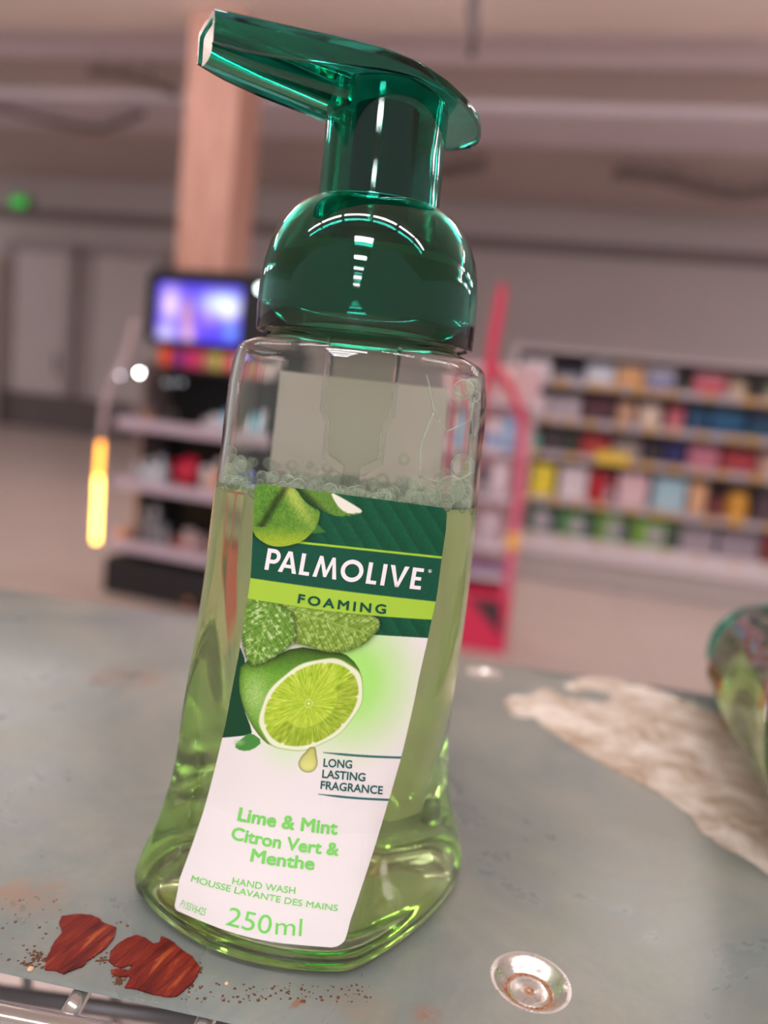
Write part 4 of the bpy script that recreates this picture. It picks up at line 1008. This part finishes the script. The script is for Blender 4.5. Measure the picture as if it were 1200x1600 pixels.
    wob = 1 + .012 * np.sin(th * 9 + 1)
    col = over(col, (222, 226, 196), cov((rho - 1.0 * wob) * 66, .9)); col = over(col, (118, 158, 60), cov(np.abs(rho - 1.0 * wob) * 66 - .6, .8) * .6)
    seg = (th / (2 * math.pi) * 9 + .15) % 1.0; seg = np.abs(seg - .5) * 2      # 1 at membranes
    du2, dv2 = U - 482.5, V - 1099; th2 = np.arctan2(dv2, du2); rr = np.hypot(du2, dv2)
    fib = vn(th2 * 26 + 40, rho * 7 + 9) - .5; fib2 = vn(th2 * 60 + 90, rho * 16) - .5
    pulp = np.stack([168 + 50 * fib + 34 * fib2, 194 + 36 * fib + 24 * fib2, 58 + 44 * fib + 20 * fib2], 1)
    pulp = pulp * (1 - .10 * (rho[:, None] > .5) * (ey[:, None] > 0))
    scal = .905 - .05 * np.clip((seg - .82) / .18, 0, 1) ** 2
    m = cov((rho - scal) * 66, .9)[:, None]; col = col * (1 - m) + pulp * m
    mem = np.clip((seg - .955) / .045, 0, 1) * (rho < .9) * (rho > .06) * .55; col = over(col, (206, 218, 130), mem)
    col = over(col, (206, 216, 140), cov(np.abs(rr - 6) - 1.0) * .6); col = over(col, (232, 236, 206), cov(rr - 1.6))
    # --- mint leaves
    def mint(col, pts, base, lite, darkc, vx, vy, vang, sc_):
        P = rnd_poly(pts, 1); d = sdpoly(U, V, P) + 1.0 * np.sin((U + V) * 1.1) * .6
        ca_, sa_ = math.cos(vang), math.sin(vang); a_ = (U - vx) * ca_ + (V - vy) * sa_; b_ = -(U - vx) * sa_ + (V - vy) * ca_
        lat = np.abs(((a_ - np.abs(b_) * .9) / sc_) % 1.0 - .5) * 2
        cell = vn(U / 4.2, V / 4.2) * .65 + vn(U / 2.0 + 9, V / 2.0) * .35
        c_ = np.array(base, float)[None] + (cell[:, None] - .5) * 70
        hi = np.clip((cell - .58) / .2, 0, 1) * .7; c_ = c_ * (1 - hi[:, None]) + np.array(lite, float) * hi[:, None]
        lo = np.clip((lat - .80) / .2, 0, 1) * .75; c_ = c_ * (1 - lo[:, None]) + np.array(darkc, float) * lo[:, None]
        mv = np.exp(-(b_ / 1.1) ** 2) * .7; c_ = c_ * (1 - mv[:, None]) + np.array((150, 190, 90.)) * mv[:, None]
        eg = np.exp(np.clip(d, -50, 0) / 2.5); c_ = c_ * (1 - .35 * eg[:, None])
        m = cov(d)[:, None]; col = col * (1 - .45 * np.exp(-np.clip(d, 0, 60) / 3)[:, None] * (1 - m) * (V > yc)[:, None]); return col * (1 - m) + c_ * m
    under = (V > yc)
    new = mint(col, c3([(260, 560), (520, 600), (752, 668), (764, 718), (735, 752), (690, 800), (600, 838), (500, 838), (420, 806), (350, 790), (310, 700)]), (128, 158, 64), (176, 196, 120), (66, 100, 36), 445, 950, .30, 13)
    new = mint(new, c3([(120, 560), (250, 590), (340, 640), (366, 700), (372, 780), (312, 832), (250, 872), (170, 905), (140, 880), (116, 800), (112, 700)]), (112, 152, 62), (206, 222, 168), (46, 88, 30), 424, 940, 1.85, 12)
    col = np.where(under[:, None], new, col)
    # drop
    P = rnd_poly(c4([(545, 690), (578, 688), (582, 730), (590, 775), (575, 812), (538, 826), (500, 812), (484, 775), (505, 735), (530, 712)]), 2); d = sdpoly(U, V, P)
    dc = np.stack([196 + 0 * U, 196 + 0 * U, 112 + 0 * U], 1) + np.clip((V - 1180) * 1.0, -20, 16)[:, None]
    e_ = np.exp(np.clip(d, -30, 0) / 1.8)[:, None]; dc = dc * (1 - e_ * .45); m = cov(d)[:, None]; col = col * (1 - m) + dc * m
    # claim box rules
    for (ua, va, ub, vb, wd) in ((505, 1175.5, 628, 1183.5, 1.2), (497, 1240.5, 609, 1249.5, 1.2)):
        yy = va + (U - ua) / (ub - ua) * (vb - va) - 1.4 * np.sin(np.clip((U - ua) / (ub - ua), 0, 1) * math.pi) * -1; ww = .5 + np.clip((U - ua) / 30, 0, 1) * wd
        col = over(col, (44, 96, 96), cov(np.abs(V - yy) - ww) * (U > ua) * (U < ub))
    return np.clip(col, 0, 255)

Lp = np.array([(412, 756.5), (398, 770), (395, 840), (392, 903), (387, 935), (381, 975), (374, 1020), (365, 1065), (354, 1125), (348, 1152), (335, 1206), (320, 1263), (298, 1328), (285, 1362), (275, 1391), (269, 1412), (274, 1424)], float)
Rp = np.array([(686, 791), (699, 806), (695, 840), (690, 870), (684, 920), (680, 945), (673, 972), (669, 996), (656, 1050), (644, 1110), (627, 1182), (608, 1247), (581, 1337), (563, 1391), (550, 1432), (530, 1474), (521, 1479)], float)
NI, NJ = 300, 740
def arc(P, t):
    s = np.r_[0, np.cumsum(np.linalg.norm(np.diff(P, axis=0), axis=1))]; s /= s[-1]; return np.stack([np.interp(t, s, P[:, k_]) for k_ in (0, 1)], 1)
# side edges without the corner points, parametrised along the height
tj = np.linspace(0, 1, NJ + 1)
LL = arc(Lp[1:-1], tj); RR = arc(Rp[1:-1], tj)
LL = np.stack([np.convolve(np.pad(LL[:, k_], 24, mode='reflect', reflect_type='odd'), np.ones(49) / 49, 'valid') for k_ in (0, 1)], 1)
RR = np.stack([np.convolve(np.pad(RR[:, k_], 24, mode='reflect', reflect_type='odd'), np.ones(49) / 49, 'valid') for k_ in (0, 1)], 1)
si = np.linspace(0, 1, NI + 1)
GU = np.zeros((NJ + 1, NI + 1)); GV = np.zeros_like(GU)
topL, topR = np.array([400, 756.]), np.array([699, 792.5]); botL, botR = np.array([268.5, 1424.]), np.array([529, 1480.])
for j, t in enumerate(tj):
    l, r = LL[j], RR[j]; u = l[0] + (r[0] - l[0]) * si; v = l[1] + (r[1] - l[1]) * si
    # blend to the true top and bottom edges
    kt = max(0, 1 - t / .03); vt = topL[1] + (topR[1] - topL[1]) * si; kb = max(0, 1 - (1 - t) / .06)
    vb = botL[1] + (botR[1] - botL[1]) * si + 17 * np.sin(si * math.pi) * (1 - si * .3)
    v = v * (1 - kt) + vt * kt; sag = 17 * np.sin(si * math.pi) * (1 - si * .3); v = v * (1 - kb) + vb * kb
    # rounded corners
    rc = 13.0; dt = (v - vt); db = (vb - v)
    for dist in (dt, db):
        q = np.clip(rc - dist, 0, rc); ins = rc - np.sqrt(np.maximum(rc * rc - q * q, 0)); wid = u[-1] - u[0]
        i0 = float(ins[0]); i1 = float(ins[-1]); u = u + i0 * (1 - si) - i1 * si
    GU[j] = u; GV[j] = v
Uf, Vf = GU.ravel(), GV.ravel()
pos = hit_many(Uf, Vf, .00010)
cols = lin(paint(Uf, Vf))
lab_v = pos; w_ = NI + 1
ii = (np.arange(NJ)[:, None] * w_ + np.arange(NI)[None]).ravel()
quads = np.stack([ii, ii + 1, ii + w_ + 1, ii + w_], 1)

# --- lettering, laid on the same surface a hair above the print
TV = []; TF = []; TC = []; tcount = 0
def put(verts2, faces, color, mapf, off=.00020):
    """verts2 in local text units; mapf -> pixel"""
    global tcount
    P = np.array([mapf(x, y) for x, y in verts2]); Q = hit_many(P[:, 0], P[:, 1], off)
    base = len(TVl)
    TVl.extend(Q.tolist()); TF.extend([tuple(base + i for i in f) for f in faces]); TC.extend([tuple(lin(color))] * len(P))
TVl = []
def font_mesh(s, bold, spacing=1.0):
    c = bpy.data.curves.new('lettering', 'FONT'); c.body = s; c.size = 1.0; c.offset = bold; c.space_character = spacing; c.resolution_u = 5; c.fill_mode = 'FRONT'
    o = bpy.data.objects.new('lettering', c); C.objects.link(o); dg = bpy.context.evaluated_depsgraph_get(); me = bpy.data.meshes.new_from_object(o.evaluated_get(dg))
    V = [tuple(q.co[:2]) for q in me.vertices]; Fc = [tuple(p.vertices) for p in me.polygons]
    bpy.data.objects.remove(o); bpy.data.curves.remove(c); bpy.data.meshes.remove(me); return np.array(V), Fc
def text(s, p0, p1, cap, color, bold=.0, sag=0.0, spacing=1.0, lean=1.0):
    V, Fc = font_mesh(s, 0, spacing); x0, x1 = V[:, 0].min(), V[:, 0].max()
    Vr, _ = font_mesh('H', 0); ch = Vr[:, 1].max()
    p0 = np.array(p0, float); p1 = np.array(p1, float); d = p1 - p0; ln = np.linalg.norm(d); e = d / ln
    def mp(x, y):
        t = (x - x0) / (x1 - x0); yy = y / ch * cap; slope = sag * 4 * (1 - 2 * t) / ln
        ee = e + np.array([-e[1], e[0]]) * slope; ee = ee / np.linalg.norm(ee); up = np.array([ee[1] * lean, -ee[0]])
        return p0 + d * t + np.array([-e[1], e[0]]) * sag * 4 * t * (1 - t) + up * yy
    if bold <= 0: put(V, Fc, color, mp)
    else:
        for q in range(8): put(V + np.array([math.cos(q * math.pi / 4), math.sin(q * math.pi / 4)]) * bold, Fc, color, mp, .00020 + q * .000002)
WHITE = (240, 228, 230); DKG = (16, 78, 58); TEAL = (36, 90, 84); GRN = (120, 206, 96)
# brand word drawn from strokes, cap height = 1
def stroke(a, b, w_=.2, ca=None):
    a = np.array(a, float); b = np.array(b, float); d = (b - a) / np.linalg.norm(b - a); n_ = np.array([-d[1], d[0]]) * w_ / 2
    return [tuple(a + n_), tuple(a - n_), tuple(b - n_), tuple(b + n_)], [(0, 1, 2, 3)]
def arc_band(cx, cy_, rx, ry, a0, a1, w_=.2, n=28):
    V = []; 
    for k_ in range(n + 1):
        a = math.radians(a0 + (a1 - a0) * k_ / n); V.append((cx + rx * math.cos(a), cy_ + ry * math.sin(a))); V.append((cx + (rx - w_) * math.cos(a), cy_ + (ry - w_) * math.sin(a)))
    return V, [(2 * k_, 2 * k_ + 1, 2 * k_ + 3, 2 * k_ + 2) for k_ in range(n)]
W_ = .2; LETT = []
def rect(x0, x1, y0, y1): return [(x0, y0), (x1, y0), (x1, y1), (x0, y1)], [(0, 1, 2, 3)]
def quad(*p): return list(p), [(0, 1, 2, 3)]
LETT += [rect(0, W_, 0, 1), rect(0, .36, .82, 1), rect(0, .36, .32, .50), arc_band(.34, .66, .34, .34, -90, 90, .18)]
def letA(x, w=.90): return [quad((x, 0), (x + .21, 0), (x + w / 2 + .07, 1), (x + w / 2 - .10, 1)), quad((x + w - .21, 0), (x + w, 0), (x + w / 2 + .10, 1), (x + w / 2 - .07, 1)), rect(x + .20, x + w - .20, .22, .38)]
LETT += letA(.66)
LETT += [rect(1.68, 1.88, 0, 1), rect(1.68, 2.18, 0, .17)]
x = 2.36; LETT += [quad((x, 0), (x + .20, 0), (x + .36, 1), (x + .20, 1)), quad((x + .20, 1), (x + .36, 1), (x + .66, .22), (x + .52, .05)), quad((x + .52, .05), (x + .66, .05), (x + .97, 1), (x + .82, 1)), quad((x + .97, 0), (x + 1.17, 0), (x + .97, 1), (x + .82, 1))]
LETT += [arc_band(4.22, .50, .55, .52, 0, 360, .20, 56)]
LETT += [rect(4.97, 5.17, 0, 1), rect(4.97, 5.47, 0, .17), rect(5.68, 5.88, 0, 1)]
x = 6.03; LETT += [quad((x, 1), (x + .22, 1), (x + .53, 0), (x + .38, 0)), quad((x + .92 - .22, 1), (x + .92, 1), (x + .54, 0), (x + .39, 0))]
LETT += [rect(7.12, 7.32, 0, 1), rect(7.12, 7.66, 0, .17), rect(7.12, 7.60, .42, .58), rect(7.12, 7.66, .83, 1)]
P0, P1 = np.array([413.5, 889.5]), np.array([656.5, 921.3]); dP = (P1 - P0); eP = dP / np.linalg.norm(dP)
def mapP(x, y):
    t = x / 7.66; cap_ = 33.5; sag_ = 2.2
    return P0 + dP * t + np.array([-eP[1], eP[0]]) * sag_ * 4 * t * (1 - t) * .6 + np.array([eP[1] * 1.35, -eP[0]]) * y * cap_
for V, Fc in LETT:
    # subdivide long quads so that they follow the surface
    if len(V) == 4:
        A, B, C_, D_ = [np.array(q) for q in V]; nn_ = 6; VV = []; FF = []
        for k_ in range(nn_ + 1):
            t = k_ / nn_; VV += [tuple(A * (1 - t) + D_ * t), tuple(B * (1 - t) + C_ * t)]
        FF = [(2 * k_, 2 * k_ + 1, 2 * k_ + 3, 2 * k_ + 2) for k_ in range(nn_)]; V, Fc = VV, FF
    put(V, Fc, WHITE, mapP, .00018)
V, Fc = arc_band(0, 0, 1, 1, 0, 360, .22, 24); put(V, Fc, WHITE, lambda x, y: (671.5 + x * 2.7, 892 + y * 2.7), .00018)
V, Fc = font_mesh('R', .02); put(V, Fc, WHITE, lambda x, y: (669.9 + x * 4.6, 893.8 - y * 4.4), .00018)
text('FOAMING', (465.5, 941.5), (602, 958.5), 13.6, DKG, .030, 1.6, 1.35)
text('LONG', (505.5, 1197), (549.5, 1200), 12.2, TEAL, .022)
text('LASTING', (503.5, 1214.3), (570, 1220), 12.2, TEAL, .022)
text('FRAGRANCE', (501, 1231.8), (597, 1240.3), 12.2, TEAL, .022)
text('Lime & Mint', (372, 1281), (526, 1303), 20, GRN, .030, 2.2)
text('Citron Vert &', (361.5, 1310), (528, 1336), 19, GRN, .030, 3.0)
text('Menthe', (392, 1344.5), (490, 1358), 19, GRN, .030, 1.4)
text('HAND WASH', (363, 1380.5), (461, 1396), 10.4, GRN, .008, 1.2)
text('MOUSSE LAVANTE DES MAINS', (299, 1376.5), (527, 1423), 9.8, GRN, .008, 5.0)
text('250', (352.5, 1444), (423, 1459), 29, GRN, 0, 1.4)
text('ml', (430, 1459), (471, 1462), 27, GRN, 0, 0)
text('P155V6425', (281.5, 1416), (320.5, 1430.5), 11.5, GRN, .0, .6)

nV = len(lab_v); allV = np.vstack([lab_v, np.array(TVl)])
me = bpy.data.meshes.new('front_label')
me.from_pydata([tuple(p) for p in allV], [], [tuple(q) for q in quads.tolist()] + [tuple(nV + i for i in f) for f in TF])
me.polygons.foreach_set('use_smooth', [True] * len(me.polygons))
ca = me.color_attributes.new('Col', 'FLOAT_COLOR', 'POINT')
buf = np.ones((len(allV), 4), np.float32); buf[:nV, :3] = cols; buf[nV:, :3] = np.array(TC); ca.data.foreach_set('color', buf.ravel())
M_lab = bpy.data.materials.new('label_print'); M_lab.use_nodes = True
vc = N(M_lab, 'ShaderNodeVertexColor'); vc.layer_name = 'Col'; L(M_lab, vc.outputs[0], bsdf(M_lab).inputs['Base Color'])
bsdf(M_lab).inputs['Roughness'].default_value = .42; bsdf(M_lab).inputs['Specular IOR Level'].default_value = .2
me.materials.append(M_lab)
lab = bpy.data.objects.new('front_label', me); C.objects.link(lab); lab.parent = bottle
# paper backing of the label (white, faces the soap)
bi = np.arange(0, NJ + 1, 10); bj = np.arange(0, NI + 1, 10)
sub = np.array([lab_v[j * w_ + i] for j in bi for i in bj]); nb_ = len(bj)
# step inwards towards the bottle axis by a few hundredths of a millimetre
rad = np.stack([sub[:, 0], sub[:, 1], 0 * sub[:, 0]], 1); rad /= np.linalg.norm(rad, axis=1, keepdims=True); sub = sub - rad * .00005
MB().add(sub.tolist(), [(j * nb_ + i, j * nb_ + i + 1, (j + 1) * nb_ + i + 1, (j + 1) * nb_ + i) for j in range(len(bi) - 1) for i in range(nb_ - 1)]).build('label_backing', mat('label_back', (222, 220, 212), .7), lab, smooth=True)
bm.free()

# ------------------------------------------------------------------ second bottle, lying on its side
cap_c = aty(1214, 1048, .312); cap_c[2] = .0256
base_c = np.array([.1445, .184, .0338])
axis = (cap_c - base_c); axis /= np.linalg.norm(axis)
side = np.cross(axis, np.array([0, 0, 1.0])); side /= np.linalg.norm(side)
SPIN = math.radians(22)
side = side * math.cos(SPIN) + np.cross(axis, side) * math.sin(SPIN)
# bottle local z -> axis, local x -> side, local y -> depth
Rm = Matrix((side, np.cross(axis, side), axis)).transposed()
fallen = thing('soap_bottle', 'second green soap bottle lying on its side at the edge of the plate', 'bottle')
fallen.matrix_world = Matrix.Translation(Vector(cap_c - axis * .134)) @ Rm.to_4x4()
for ch in list(bottle.children):
    if ch.name.startswith(('liquid_soap', 'foam', 'film_ribs')): continue
    c = ch.copy(); C.objects.link(c); c.parent = fallen
    if ch.name in ('pump_head', 'spout'): c.rotation_euler = (0, 0, math.radians(95))      # its head is swivelled to the other side
    for g_ in ch.children:
        d_ = g_.copy(); C.objects.link(d_); d_.parent = c
inv = Rm.inverted(); upl = inv @ Vector((0, 0, 1))
liquid_mesh(upl * .015 + Vector((0, 0, .06)), upl, 'liquid_soap', fallen)
